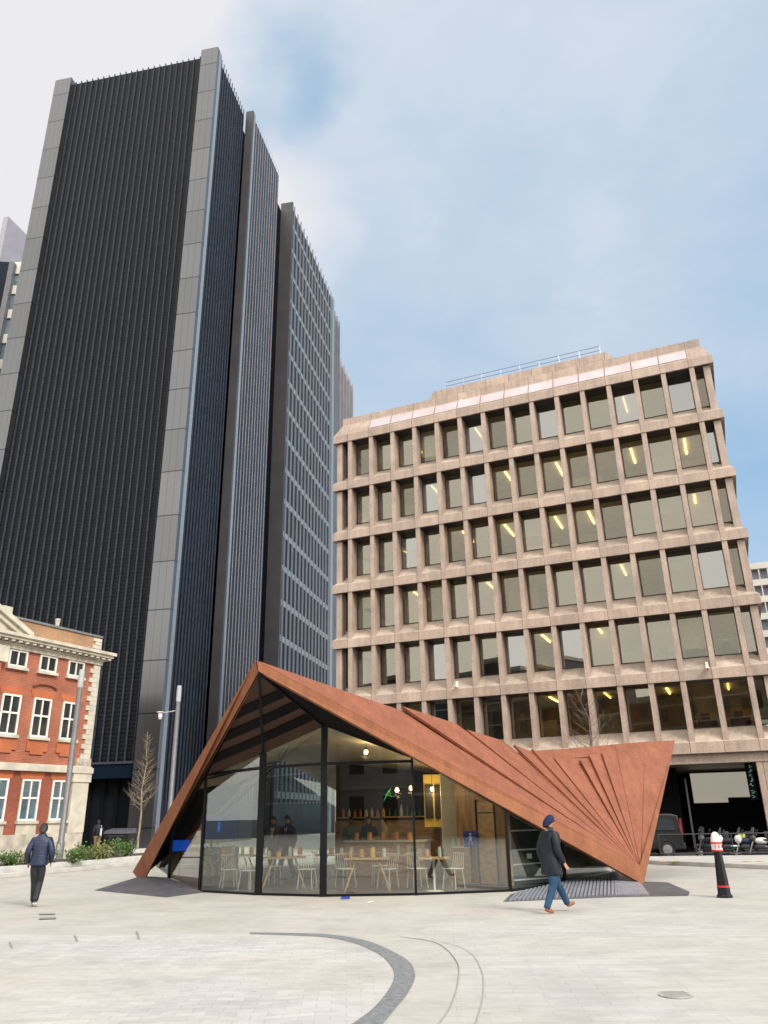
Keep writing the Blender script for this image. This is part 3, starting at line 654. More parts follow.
# ------------------------------------------------------------------ black louvred tower
ZT = 74.82; TA = -.193
tw = thing('black_fin_tower', 'tall black office tower clad in vertical fins with pale corner piers', 'tower', (-16.01, 56.0, 0), TA)
def pier(x0, x1, y0, y1, z0=0, z1=ZT, m='tower_pier', nm='pier'): MB().box(x0, x1, y0, y1, z0, z1).build(nm, m, tw)
pier(-18.35, -16.5, 0, 1.3, 0, ZT+.3); pier(-1.8, 0, 0, .5, 0, ZT+.3)
pier(-.42, -.02, .5, 1.1, 0, ZT+.3, 'spandrel_pale', 'pier_return')
MB().box(-16.5, -1.8, .55, 1.2, 5.6, ZT-.12).build('louvre_panel', 'louvre_black', tw)
MB().box(-18.3, -.8, 1.25, 40, .0, ZT-1.2).build('tower_core', 'louvre_black', tw)
nF = 23
for i in range(nF):
    x = -16.5+14.7*(i+.5)/nF
    MB().box(x-.028, x+.028, .40, .55, 5.6, ZT+.02).build('fin', 'black_fin', tw)
MB().box(-16.5, -1.8, .2, 1.0, 4.5, 5.6).build('podium_beam', 'tower_glass', tw)
MB().box(-16.5, -1.8, .1, .25, 5.45, 5.6).build('podium_trim', 'black_fin', tw)
MB().box(-16.5, -1.8, 1.2, 1.24, 0, 4.5).build('podium_screen', 'dark_void', tw)
for i in range(14):
    x = -16+i*1.05; MB().box(x, x+.06, 1.0, 1.2, 0, 4.5).build('podium_post', 'dark_void', tw)
def side(xp, y0, y1, n, glass, finm, nm='fin', depth=.34, z1=ZT, w=.1):
    MB().box(-.6 if xp < .5 else xp-1.2, xp-depth, y0, y1, 0, z1-.5).build('side_cladding', glass, tw)
    for i in range(n):
        y = y0+(y1-y0)*(i+.5)/n
        MB().box(xp-depth, xp, y-w/2, y+w/2, 3, z1+.2).build(nm, finm, tw)
side(-.1, 1.15, 7.9, 12, 'tower_glass', 'black_fin', depth=.10, w=.04)
pier(.0, .83, 7.95, 8.3, 0, ZT+.2, 'recess_grey'); pier(.62, .84, 8.3, 8.75, 0, ZT+.2, 'spandrel_pale', 'pier_return')
side(.85, 8.9, 16.9, 11, 'tower_glass', 'grey_fin', depth=.06, w=.035)
MB().box(-1.2, -.6, 16.9, 22, 0, ZT-1).build('recess_wall', 'louvre_black', tw)
pier(-.62, .94, 21.95, 22.3, 0, ZT+.1, 'recess_grey')
side(.95, 22.3, 41.6, 14, 'tower_glass', 'pale_fin', depth=.18, w=.07)
for s in range(1, 20):
    z = s*3.77
    MB().box(.765, .80, 22.35, 41.55, z-.32, z+.32).build('spandrel', 'spandrel_pale', tw)
pier(.2, .95, 41.6, 42.6, 0, ZT, 'spandrel_pale', 'pier_return')
side(.34, 43.5, 49, 4, 'tower_glass', 'pale_fin', z1=ZT)
MB().box(-5.5, -2.4, 49, 67.5, 0, ZT-.5).build('side_cladding', 'tower_glass', tw)
for i in range(9): MB().box(-2.4, -2.0, 50+i*2.1, 50.14+i*2.1, 3, ZT).build('fin', 'grey_fin', tw)
MB().box(-4, -.6, 1.3, 49, 0, ZT-1.5).build('tower_core', 'louvre_black', tw)

# neighbouring tower on the far left
t2 = thing('grey_panel_tower', 'grey panelled tower slab behind the black tower at the left edge', 'tower', (0, 0, 0))
def colm(pa, pb, Y, dep, z0=0):
    a, b = at(*pa, Y), at(*pb, Y); return MB().slab([(a.x, Y, z0), (b.x, Y, z0), (b.x, Y, b.z), (a.x, Y, a.z)], (0, dep, 0))
colm((3.5, 217.5), (8.5, 216.2), 90, 14).build('side_wall', 'pier_light', t2)
colm((8.5, 216.5), (28, 236), 90, 14).build('wall', 'concrete_panel', t2)
colm((-60, 258), (9.5, 262), 84, 5.5).build('dark_wing', 'tower_glass', t2)
colm((9.5, 261.5), (14.5, 262), 82.5, 1.4).build('brown_fin', 'plinth_metal', t2)
a = at(14.5, 262, 83.2); b = at(24, 262, 83.2)
MB().box(a.x, b.x, 83.4, 89.9, 0, a.z).build('glazing', 'pane_blue', t2)
for i in range(19):
    z = a.z-i*3.77; MB().box(a.x, b.x, 83.2, 83.38, z-(1.9 if i == 0 else 1.35), z).build('spandrel', 'flat_white', t2)

# pale balcony tower far right
t3 = thing('pale_balcony_tower', 'pale distant residential tower with small balcony grid at the right edge', 'tower', (66.2, 130, 0), R(-20))
MB().box(1.9, 22, 0, 14, 0, 43).build('wall', 'flat_white', t3)
MB().box(-1.8, 1.9, 1.2, 13, 0, 42).build('recess', 'concrete_panel', t3)
for i in range(14):
    z = 42-i*3.0; MB().box(-2.2, 1.9, .2, 1.2, z-1.1, z).build('balcony', 'flat_white', t3)
for x in (-2.2, -.9, .5): MB().box(x, x+.18, .25, .5, 0, 42).build('balcony_post', 'flat_white', t3)

# ------------------------------------------------------------------ red brick civic building
bb = thing('red_brick_building', 'classical red brick building with white sash windows and stone quoins', 'building', (-16.33, 44.0, 0), R(62))
XL = -16.5
MB().box(XL, 0, .05, 10, 4.42, 10.0).build('wall', 'brick_red', bb)
MB().box(XL, 0, .05, 10, 1.2, 4.14).build('wall', 'brick_dark', bb)
MB().box(XL, .08, -.08, 10, 0, 1.2).build('plinth', 'stone_weather', bb)
MB().box(XL, .05, -.14, -.08, 0, .45).build('plinth_step', 'stone_weather', bb)
MB().box(XL, .22, -.22, 10.1, 4.14, 4.42).build('string_course', 'stone', bb)
MB().box(XL, .18, -.12, 10.05, 4.42, 4.50).build('string_course', 'stone', bb)
cn = MB()
for (o, z0, z1) in ((.10, 9.98, 10.16), (.16, 10.16, 10.26), (.50, 10.38, 10.52), (.62, 10.52, 10.68)): cn.box(XL, o, -o, 10+o, z0, z1)
cn.build('cornice', 'stone', bb)
x = XL+.3; 
while x < .5:
    MB().box(x, x+.2, -.44, -.15, 10.262, 10.378).build('modillion', 'stone', bb); x += .42
for i in range(6): MB().box(.16, .44, -.1+i*.42, .1+i*.42, 10.262, 10.378).build('modillion', 'stone', bb)
MB().box(XL, -.02, .12, 10, 10.68, 11.55).build('parapet', 'brick_brown', bb)
MB().box(XL, .06, .04, 10.05, 11.55, 11.66).build('coping', 'lead', bb)
for j in range(4): MB().box(-.42-.16*(j % 2), .03, .06, .5, 10.7+j*.2, 10.88+j*.2).build('quoin', 'stone', bb)
# pediment over the centre bay (mostly out of the frame)
PXc, PH, PW = -9.6, 12.9, 4.7
pd = MB()
for s in (-1, 1):
    a, b_ = V((PXc+s*PW, -.45, 10.62)), V((PXc, -.45, PH)); pd.slab([a, b_, b_+V((0, 0, .26)), a+V((0, 0, .26))], (0, .7, 0))
    pd.slab([a+V((-s*.5, .18, -.02)), b_+V((0, .18, -.2)), b_+V((0, .18, 0)), a+V((0, .18, 0))], (0, .3, 0))
pd.build('pediment', 'stone', bb)
MB().slab([(PXc-PW+.4, -.1, 10.68), (PXc+PW-.4, -.1, 10.68), (PXc, -.1, PH-.1)], (0, .3, 0)).build('tympanum', 'stone_weather', bb)
MB().box(-6.6, -6.05, -.02, .6, 11.0, 12.05).build('chimney_base', 'stone', bb)
MB().box(-14, -5.0, 3.5, 9, 11.5, 12.4).build('roof_lantern', 'stone', bb)
MB().box(-14.2, -4.8, 3.3, 9.2, 12.4, 12.6).build('lantern_roof', 'lead', bb)
MB().lathe([(.16, 0), (.16, .12), (.1, .15), (.13, .5), (.16, .55), (.12, .62)], 12, (-2.5, .9, 11.66)).build('chimney_pot', 'stone', bb)
# projecting centre bay
MB().box(XL, -6.35, -.25, .05, 4.5, 9.98).build('centre_bay', 'brick_orange', bb)
MB().box(-6.7, -6.1, -.35, .05, 9.2, 9.98).build('capital', 'stone', bb)
# quoins
for j in range(20):
    z = 4.9+j*.255
    if z > 9.8: break
    w = .62 if j % 2 == 0 else .4
    MB().box(-w, .06, -.02, w, z, z+.245).build('quoin', 'stone', bb)
# corner pilaster + carved block
MB().box(-.95, .1, -.1, .9, 1.2, 3.7).build('pilaster', 'stone', bb)
MB().box(-1.02, .17, -.17, .97, 3.7, 4.14).build('pilaster_cap', 'stone', bb)
MB().box(-.85, .1, -.08, .85, 4.5, 4.9).build('carved_block', 'stone_weather', bb)
car = MB()
for i in range(5): car.tube((-.65+i*.13, -.10, 4.6+.1*(i % 2)), (-.6+i*.13, -.10, 4.78), .035, .02, 8)
car.build('carving', 'stone_weather', bb)
def sash(x0, w, z0, z1, rows, pane, leaded=False):
    f = MB(); y = -.02; t = .09
    f.box(x0, x0+t, y, y+.12, z0, z1).box(x0+w-t, x0+w, y, y+.12, z0, z1).box(x0+t, x0+w-t, y, y+.12, z1-t, z1).box(x0+t, x0+w-t, y, y+.12, z0, z0+t)
    f.box(x0+w/2-.035, x0+w/2+.035, y+.01, y+.10, z0+t, z1-t)
    if rows == 2: f.box(x0+t, x0+w-t, y+.012, y+.11, (z0+z1)/2-.0+.04, (z0+z1)/2+.13)
    fr = f.build('window', 'sash_white', bb)
    MB().box(x0+.04, x0+w-.04, y+.065, y+.069+.01, z0+.04, z1-.04).build('pane', pane, fr)
    if leaded:
        g_ = MB()
        for i in range(1, 4):
            for hx in (0, 1):
                xx = x0+t+(hx*(w/2-.06))+i*(w/2-.12)/4; g_.box(xx-.008, xx+.008, y+.05, y+.06, z0+.6, z1-t)
        for i in range(1, 8):
            zz_ = z0+.6+i*(z1-z0-.7)/8; g_.box(x0+t, x0+w-t, y+.045, y+.05, zz_-.008, zz_+.008)
        g_.build('glazing_bars', 'lead', fr)
    MB().box(x0-.08, x0+w+.08, -.14, .06, z0-.14, z0).build('sill', 'stone', fr)
for i, x0 in enumerate((-13.35, -11.5, -9.6, -7.75, -5.82, -3.97, -2.14)):
    pj = -.25 if x0 < -6.5 else 0
    if pj: continue
    sash(x0, 1.08, 9.12, 9.97, 1, 'pane_dark')
    sash(x0, 1.08, 5.80, 7.75, 2, 'pane_dark')
    sash(x0, 1.08, 1.82, 3.76, 2, 'pane_blue', True)
    MB().slab([(x0-.12, .01, 7.76), (x0+1.2, .01, 7.76), (x0+1.35, .01, 8.14), (x0-.27, .01, 8.14)], (0, .04, 0)).build('lintel', 'brick_orange', bb)
    MB().slab([(x0-.12, .01, 3.77), (x0+1.2, .01, 3.77), (x0+1.3, .01, 4.12), (x0-.22, .01, 4.12)], (0, .04, 0)).build('lintel', 'brick_orange', bb)
    MB().box(x0-.1, x0+1.18, -.03, .05, 5.1, 5.64).build('apron_panel', 'brick_orange', bb)
    MB().box(x0+.15, x0+.93, -.03, .05, 4.95, 5.098).build('apron_panel', 'brick_orange', bb)
    MB().box(x0-.04, x0+1.12, -.04, .0, 1.2, 1.66).build('stone_apron', 'stone', bb)
ar = MB(); pts = []
for i in range(13):
    t = i/12*PI; pts.append(V((-3.43-.75*math.cos(t), -.03, 8.3+.28*max(0, math.sin(t)-.35))))
for a, b_ in zip(pts[:-1], pts[1:]): ar.beam(a, b_, .10, .07)
ar.build('arch_moulding', 'brick_dark', bb)

# ------------------------------------------------------------------ rust steel pavilion
pv = thing('rust_steel_pavilion', 'folded rust-coloured steel canopy over a glass café standing in the square', 'pavilion', (0, 0, 0))
def A3(t): return at(*t)
Pk = at(257, 660.5, 18.3); Lo = at(132.5, 872, 25.4); Ltip = gnd(141, 884.5)+V((0, .1, 0)); Ftip = gnd(643.5, 884.5); Fup = at(640, 865, Ftip.y+.15); Tp = at(675, 740.5, 25.6)
rim = [(257, 660.5, 18.3), (400, 710, 21.3), (455, 724.5, 22.5), (465, 733, 22.7), (500, 741, 23.6), (512, 748, 23.9), (530, 752, 24.4), (553, 760, 24.8), (580, 763.5, 25.0), (589, 759, 25.1), (602, 755.5, 25.2), (615, 746, 25.4), (645, 742, 25.5), (675, 740.5, 25.6)]
rimP = [A3(t) for t in rim]
Fa = at(637, 863, Ftip.y+.2)
def tri(name, a, b, c, th, m, parent=pv, side=None):
    n = (b-a).cross(c-a).normalized()
    if n.y > 0: n = -n            # outward = towards the square
    return MB().slab([a, b, c], -n*th).build(name, m, parent)
fr_ = random.Random(11)
for i in range(len(rimP)-1):
    a, b = rimP[i].copy(), rimP[i+1].copy(); f = Fup if i == 0 else Fa+V((.012*i-.05, 0, -.012*i+.02))
    n = (a-f).cross(b-f).normalized()
    if n.y > 0: n = -n
    lift = (.02, .13, .05, .12, .05, .12, .12, .10, .16, .16, .14, .05, .02)[i]
    bb_ = b+n*lift*.3; aa = a+n*lift
    if i == 0:
        aa = a; bb_ = b+n*.0
    MB().slab([f, bb_, aa], -n*.07).build('roof_panel', 'corten', pv)
# first wide panel between the fold and the edge fascia
P0 = at(257.5, 662, 17.0)
# edge fascias
def fasc(name, pts, off, m='corten_edge'): return MB().slab(pts, off).build(name, m, pv)
E0, E1 = at(257, 661, 18.28), at(258.5, 671, 18.3)
fasc('edge_fascia', [E0, Fup, Ftip, E1], (-.03, .12, -.02))
L0, L1 = Lo, at(145, 876, 25.3)
fasc('edge_fascia', [at(255, 661, 18.3), at(258.5, 671.5, 18.32), L1, Ltip, L0], (.03, .14, 0))
fasc('edge_fascia', [Tp, Fup, Ftip], (.05, .15, 0))
# back ledge sheets that show above the valley
def sheetp(name, pl, th=(0, .06, -.05), m='corten'): MB().slab([A3(t) for t in pl], th).build(name, m, pv)
sheetp('roof_panel', [(529, 751.5, 24.45), (575, 748, 26.0), (604, 755, 25.5), (589, 759.5, 25.4), (553, 760, 25.0)])
sheetp('roof_panel', [(574, 748, 26.1), (612, 744.6, 26.2), (617, 747, 25.7), (603, 755.5, 25.45)])
sheetp('roof_panel', [(611, 744.6, 26.2), (647, 741.5, 26.1), (646, 743, 25.7), (616, 747, 25.65)])
sheetp('ledge_trim', [(552, 758.5, 24.75), (588, 758.3, 25.1), (580, 763.5, 24.9), (579, 765, 24.9), (553, 761.2, 24.7)], (0, -.03, -.02), 'corten_edge')
# rear roof planes, closing the shell
Kp = at(279, 753, 30.0); Bk = V((2.6, 34.2, 0))
def slabz(pl, m, nm, th=(0, .03, -.08)): return MB().slab([V(q) for q in pl], th).build(nm, m, pv)
Lr = Lo+V((.1, .2, -.05)); Cc = rimP[7]+V((0, .12, -.08)); Pr = rimP[0]+V((0, .1, -.05))
slabz([Lr, Pr, Kp], 'corten', 'rear_roof_panel', (.05, 0, -.06))
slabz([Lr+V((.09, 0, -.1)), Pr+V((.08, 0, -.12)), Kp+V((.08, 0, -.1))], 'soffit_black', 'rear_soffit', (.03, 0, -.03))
for i in range(7): slabz([Kp, rimP[i]+V((0, .12, -.08)), rimP[i+1]+V((0, .12, -.08))], 'corten', 'rear_roof_panel')
for tr in ((Bk, Kp, Cc), (Bk, Cc, rimP[10]+V((0, .12, -.1))), (Bk, rimP[10]+V((0, .12, -.1)), Tp+V((0, .15, -.05)))): slabz(tr, 'corten', 'rear_roof_panel')

# glass line
gb = [(147, 879.5), (168, 886.0), (199, 892), (258, 895.2), (323, 896.8), (416, 895.3), (511, 891.6), (566, 884), (619, 876)]
GB = [gnd(*p) for p in gb]
gtp = [None, (170.5, 822), (204, 777), (260.6, 753.5), (323, 726), (417, 756.5), (507, 811), (563, 843), (612, 868)]
GT = [GB[0]+V((0, 0, .25))]
for i in range(1, 9):
    # a point on the vertical line above GB[i] seen at the surveyed height
    d = ray(*gtp[i]); k_ = GB[i].y/d.y; z = CAM.z+d.z*k_; GT.append(V((GB[i].x, GB[i].y, z)))
ztr = []
trp = {2: (206, 776), 3: (260.6, 769), 4: (323, 765), 5: (416, 762.5)}
ZTR = {}
for i, p in trp.items():
    d = ray(*p); ZTR[i] = CAM.z+d.z*GB[i].y/d.y
def pane(i, z0a, z0b, z1a, z1b, nm='glass_pane'):
    a, b = GB[i], GB[i+1]; n = V((-(b-a).y, (b-a).x, 0)).normalized()*.012
    P = [V((a.x, a.y, z0a)), V((b.x, b.y, z0b)), V((b.x, b.y, z1b)), V((a.x, a.y, z1a))]
    MB().slab(P, n).build(nm, 'pav_glass', pv)
for i in range(8):
    z0 = .05
    if i in (2, 3, 4):
        za, zb = ZTR.get(i), ZTR.get(i+1); pane(i, z0, z0, za, zb)
        pane(i, za+.06, zb+.06, max(GT[i].z, za+.07), max(GT[i+1].z, zb+.07), 'upper_glass_pane')
        a, b = GB[i], GB[i+1]
        MB().beam(V((a.x, a.y, za+.03)), V((b.x, b.y, zb+.03)), .08, .07).build('transom', 'mullion_black', pv)
    else: pane(i, z0, z0, GT[i].z, GT[i+1].z)
for i in range(1, 9):
    g_ = GB[i]; w = {3: .16, 4: .16}.get(i, .055); top = GT[i].z
    MB().box(-w/2, w/2, -.06, .08, 0, top).build('mullion', 'mullion_black', pv).location = (g_.x, g_.y, 0)
for i in range(8):
    MB().beam(GB[i]+V((0, 0, .028)), GB[i+1]+V((0, 0, .028)), .1, .045).build('sill_rail', 'mullion_black', pv)
# soffit: steel underside outside the glass
Pi = at(259, 672, 18.35)
def sof(pl, m='soffit', nm='soffit_panel', th=(0, .03, .05)): MB().slab(pl, th).build(nm, m, pv)
Li = at(146, 876, 25.2)
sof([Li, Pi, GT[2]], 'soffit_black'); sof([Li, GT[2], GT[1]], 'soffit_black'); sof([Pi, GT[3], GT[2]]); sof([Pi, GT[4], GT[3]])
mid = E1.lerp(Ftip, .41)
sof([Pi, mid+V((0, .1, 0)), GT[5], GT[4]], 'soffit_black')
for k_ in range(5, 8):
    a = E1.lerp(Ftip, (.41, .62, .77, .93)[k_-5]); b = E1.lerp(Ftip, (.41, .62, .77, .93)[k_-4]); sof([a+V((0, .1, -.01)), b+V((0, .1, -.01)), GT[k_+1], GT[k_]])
# ribs across the soffit
dn_ = V((0, -.035, -.03))
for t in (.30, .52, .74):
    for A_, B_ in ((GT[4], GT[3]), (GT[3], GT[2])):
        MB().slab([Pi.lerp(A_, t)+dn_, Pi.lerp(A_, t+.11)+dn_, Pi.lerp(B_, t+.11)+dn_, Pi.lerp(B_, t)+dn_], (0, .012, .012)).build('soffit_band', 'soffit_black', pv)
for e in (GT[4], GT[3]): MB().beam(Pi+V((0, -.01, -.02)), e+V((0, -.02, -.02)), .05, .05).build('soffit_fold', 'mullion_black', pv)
# ceiling lining inside the glass
Ci = V((Cc.x-1.2, Cc.y+.2, Cc.z-.45)); Li2 = GB[0]+V((.25, .3, .25)); Fi = Fa+V((-.5, .5, -.12)); Ki = Kp+V((.12, -.3, -.25)); Bi = Bk+V((0, -.6, .1))
dz = V((0, .03, -.02))
fan = [Li2]+[g_+dz for g_ in GT[1:8]]+[Fi]
nL = 4
for i in range(0, 4):
    for j in range(nL):          # pleated lining between the glass heads and the rear opening
        a, b = fan[i].lerp(fan[i+1], j/nL), fan[i].lerp(fan[i+1], (j+1)/nL)
        MB().slab([a, b, Ki+V((0, 0, -.04*(j % 2))), Ki+V((0, -.25, .02))], (0, 0, .03)).build('ceiling_lining', 'ceiling', pv)
        if j == 0 and i < 3: MB().beam(a.lerp(Ki, .03)+V((0, 0, -.03)), a.lerp(Ki, .93)+V((0, 0, -.03)), .12, .04).build('ceiling_slot', 'mullion_black', pv)
slabz([fan[4], Ki, Ci], 'ceiling', 'ceiling_lining', (0, 0, .03))
for i in range(4, 8): slabz([fan[i], fan[i+1], Ci], 'ceiling', 'ceiling_lining', (0, 0, .03))
for tr in ((Bi, Ki, Ci), (Bi, Ci, Fi)): slabz(tr, 'ceiling', 'ceiling_lining', (0, 0, .03))
# rear glazing between the left and back feet
rg = [GB[0]+V((-.05, .6, 0)), V((-6.1, 28.6, 0)), V((-4.4, 30.6, 0)), V((-1.8, 32.6, 0)), V((1.5, 34.0, 0))]; rz_ = [.3, 1.5, 3.3, 2.8, .5]
for i in range(4):
    a, b = rg[i], rg[i+1]; n = V((-(b-a).y, (b-a).x, 0)).normalized()*.012
    MB().slab([a, b, b+V((0, 0, rz_[i+1])), a+V((0, 0, rz_[i]))], n).build('rear_glass_pane', 'pav_glass', pv)
    MB().box(-.04, .04, -.04, .04, 0, rz_[i+1]).build('mullion', 'mullion_black', pv).location = b
# floor
MB().slab([GB[i]+V((0, .03, .002)) for i in range(9)]+[V((5.0, 28, .002)), V((2, 33.5, .002)), V((-5, 32.0, .002)), V((-6.8, 28, .002))], (0, 0, .02)).build('floor', 'cafe_floor', pv)
# right-hand service core: timber wall with door
cw0, cw1 = at(458, 860, 23.6), at(509, 860, 21.6)
def vwall(a, b, z0, z1, th, m, nm, parent=pv):
    n = V((-(b-a).y, (b-a).x, 0)).normalized()*th
    return MB().slab([V((a.x, a.y, z0)), V((b.x, b.y, z0)), V((b.x, b.y, z1)), V((a.x, a.y, z1))], n).build(nm, m, parent)
nn_ = V((-(cw1-cw0).y, (cw1-cw0).x, 0)).normalized()*.12
ww = MB().slab([V((cw0.x, cw0.y, .02)), V((cw1.x, cw1.y, .02)), V((cw1.x, cw1.y, 2.15)), V((cw0.x, cw0.y, 2.95))], nn_).build('timber_wall', 'wood_wall', pv)
d0, d1 = cw0.lerp(cw1, .46)+V((-.02, -.03, 0)), cw0.lerp(cw1, .78)+V((-.02, -.03, 0))
dr = vwall(d0, d1, .03, 2.05, .03, 'wood_light', 'door')
vwall(d0+V((0, -.012, 0)), d1+V((0, -.012, 0)), 1.75, 1.78, .01, 'mullion_black', 'door_rail', dr)
vwall(d0+V((-.05, -.0, 0)), d0, .03, 2.1, .05, 'mullion_black', 'door_frame')
vwall(d1, d1+V((.04, -.02, 0)), .03, 2.1, .05, 'mullion_black', 'door_frame')
wc = at(444, 850, 23.8); MB().box(-.02, .42, 0, .3, .02, 3.0).build('white_column', 'cream', pv).location = (wc.x, wc.y, 0)
# back bar wall
bw0, bw1 = at(335, 850, 27.6), at(446, 850, 26.0)
vwall(bw0, bw1, .02, 1.6, .12, 'wood_light', 'bar_back_wall')
vwall(bw0+V((0, .4, 0)), bw1+V((0, .4, 0)), 1.6, 3.6, .1, 'dark_wall', 'bar_back_wall')
mb_ = vwall(at(424, 800, 25.2), at(444, 800, 25.2), 1.4, 2.9, .05, 'office_yellow', 'menu_wall')
for j in range(2):
    a = at(425+9.5*j, 800, 25.12); vwall(a, a+V((.24, 0, 0)), 1.65, 2.6, .03, 'dark_wall', 'menu_board', mb_)
# white low wall inside the left foot
vwall(at(168, 884, 25.5), at(236, 884, 25.5), .02, .95, .25, 'cream', 'low_white_wall')
MB().slab([GB[7]+V((.1, .3, 0)), GB[8]+V((-.1, .25, 0)), GB[8]+V((-.3, .6, .75)), GB[7]+V((.1, .8, 1.2))], (0, .08, 0)).build('foot_lining', 'cream', pv)
# plinths
def pl_(p, z): q = gnd(*p); return V((q.x, q.y, z))
Lp = [pl_((94, 890.5), .004), pl_((166, 897.5), .004), pl_((204, 892.5), .004), GB[1]+V((0, .2, .10)), Li+V((0, .3, -.08))]
MB().add([Lp[0], Lp[1], Lp[2], GB[2]+V((0, .02, .06)), GB[1]+V((0, -.05, .22)), Ltip+V((-.05, .05, .22)), Lp[0]+V((0, 1.5, 0))],
         [(0, 1, 5), (1, 4, 5), (1, 3, 4), (1, 2, 3), (0, 5, 6)]).build('foot_plinth', 'plinth_metal', pv)
ra = [pl_((503, 902), .004), pl_((560, 899.5), .004), pl_((615, 897.3), .004), pl_((655, 896.6), .004), pl_((688, 896), .004)]
rb = [pl_((511, 895), .02), GB[7]+V((0, -.15, .07)), GB[8]+V((-.2, -.3, .14)), Ftip+V((.1, .5, .03)), pl_((668, 884), .04)]
MB().add(ra+rb+[pl_((690, 892), .004)], [(0, 1, 6, 5), (1, 2, 7, 6), (2, 3, 8, 7), (3, 4, 9, 8), (4, 10, 9)]).build('foot_plinth', 'plinth_metal', pv)
def lerpl(L, t):
    f = t*(len(L)-1); i = min(int(f), len(L)-2); return L[i].lerp(L[i+1], f-i)
for i in range(38):
    t = .03+.70*i/38; a, b = lerpl(ra, t), lerpl(rb, t)
    MB().beam(a.lerp(b, .06)+V((0, 0, .012)), b+V((0, 0, .012)), .055, .03).build('plinth_rib', 'rib_metal', pv)

# ------------------------------------------------------------------ café contents
def place(o, px, py, Y=None, z=None, rz=0):
    p = gnd(px, py, z or 0) if Y is None else at(px, py, Y); o.location = (p.x, p.y, z if z is not None else p.z); o.rotation_euler = (0, 0, rz); return o
FZ = .022
def bottle(label, loc, m, h=.28, r=.04, grp='bottles behind the bar'):
    t = thing('bottle', label, 'bottle', loc, 0, grp)
    MB().lathe([(r*.6, 0), (r, .01), (r, h*.58), (r*.38, h*.74), (r*.34, h*.95)], 12).build('body', m, t, smooth=True)
    MB().lathe([(r*.4, h*.95), (r*.4, h*1.0)], 10).build('cap', 'dark_wall', t); return t
def jar(label, loc, m='jar_clear', h=.16, r=.055, grp='jars and glasses on the café tables'):
    t = thing('jar', label, 'jar', loc, 0, grp)
    MB().lathe([(r*.8, 0), (r, .01), (r, h*.8), (r*.8, h*.92), (r*.8, h)], 12).build('body', m, t, smooth=True)
    MB().lathe([(r*.86, h), (r*.86, h+.02)], 12).build('lid', 'wood_light', t); return t
def trestle(label, loc, rz, w=1.15, d=.7, h=.75, grp='café tables'):
    t = thing('cafe_table', label, 'table', loc, rz, grp)
    MB().box(-w/2, w/2, -d/2, d/2, h-.035, h).build('table_top', 'wood_light', t, bevel=.005)
    for sx in (-1, 1):
        for sy in (-1, 1): MB().tube((sx*(w/2-.3), sy*(d/2-.12), h-.035), (sx*(w/2-.02), sy*(d/2-.04), 0), .022, .018, 8).build('leg', 'wood_light', t)
    return t
def pedestal(label, loc, rz=0, r=.38, h=.75):
    t = thing('cafe_table', label, 'table', loc, rz, 'café tables')
    MB().box(-r, r, -r, r, h-.03, h).build('table_top', 'wood_light', t, bevel=.005)
    MB().tube((0, 0, .02), (0, 0, h-.03), .03, .03, 12).build('leg', 'white_paint', t); MB().lathe([(.22, 0), (.22, .015), (.03, .03)], 20).build('base', 'white_paint', t)
    return t
def wirechair(label, loc, rz):
    t = thing('cafe_chair', label, 'chair', loc, rz, 'wire chairs in the café')
    MB().box(-.2, .2, -.2, .2, .44, .46).build('seat', 'white_paint', t, bevel=.008)
    bk = MB()
    for i in range(6): bk.tube((-.17+i*.068, .2, .46), (-.15+i*.06, .27, .8), .007, n=6)
    bk.tube((-.19, .27, .8), (.19, .27, .8), .011, n=6); bk.build('backrest', 'white_paint', t)
    for sx in (-1, 1):
        for sy in (-1, 1): MB().tube((sx*.16, sy*.16, .44), (sx*.2, sy*.2, 0), .011, n=6).build('leg', 'white_paint', t)
    return t
tb = [('trestle', 367, 893, 0, 'wooden café table with splayed legs in the widest glass bay'), ('trestle', 281, 890, .1, 'long wooden café table beneath the two men in suits'), ('ped', 436, 893.5, 0, 'small square café table on a white pedestal near the menu boards'), ('trestle', 405, 888, .2, 'wooden café table behind the black mullion left of the pedestal table'), ('trestle', 335, 885, .15, 'wooden café table further back beside the thick centre mullion'), ('trestle', 232, 886, -.1, 'wooden café table at the far left among the white chairs')]
TB = []
for kind, px, py, rz, lab in tb:
    p = gnd(px, py, FZ); loc = (p.x, p.y+.55, FZ)
    t = trestle(lab, loc, rz) if kind == 'trestle' else pedestal(lab, loc, rz)
    TB.append(V(loc))
jr = random.Random(9)
spots = []
names = ['the table with splayed legs', 'the long table under the men in suits', 'the small pedestal table', 'the table behind the thin mullion', 'the table further back by the centre mullion', 'the far left table']
poss = ['at its left end', 'left of centre', 'in the middle', 'at its right end']
for ti, c in enumerate(TB):
    nj = 4 if ti != 2 else 2
    for j in range(nj):
        x = c.x+(-.42+.28*j if ti != 2 else -.15+.3*j); y = c.y+jr.uniform(-.15, .1); m = jr.choice(['jar_clear', 'bottle_amber', 'fruit'])
        jar('%s jar on %s, %s' % ({'jar_clear': 'clear', 'bottle_amber': 'amber', 'fruit': 'orange filled'}[m], names[ti], poss[j] if ti != 2 else ('at its left side', 'at its right side')[j]), (x, y, c.z+.752), m, jr.uniform(.12, .24), jr.uniform(.045, .07))
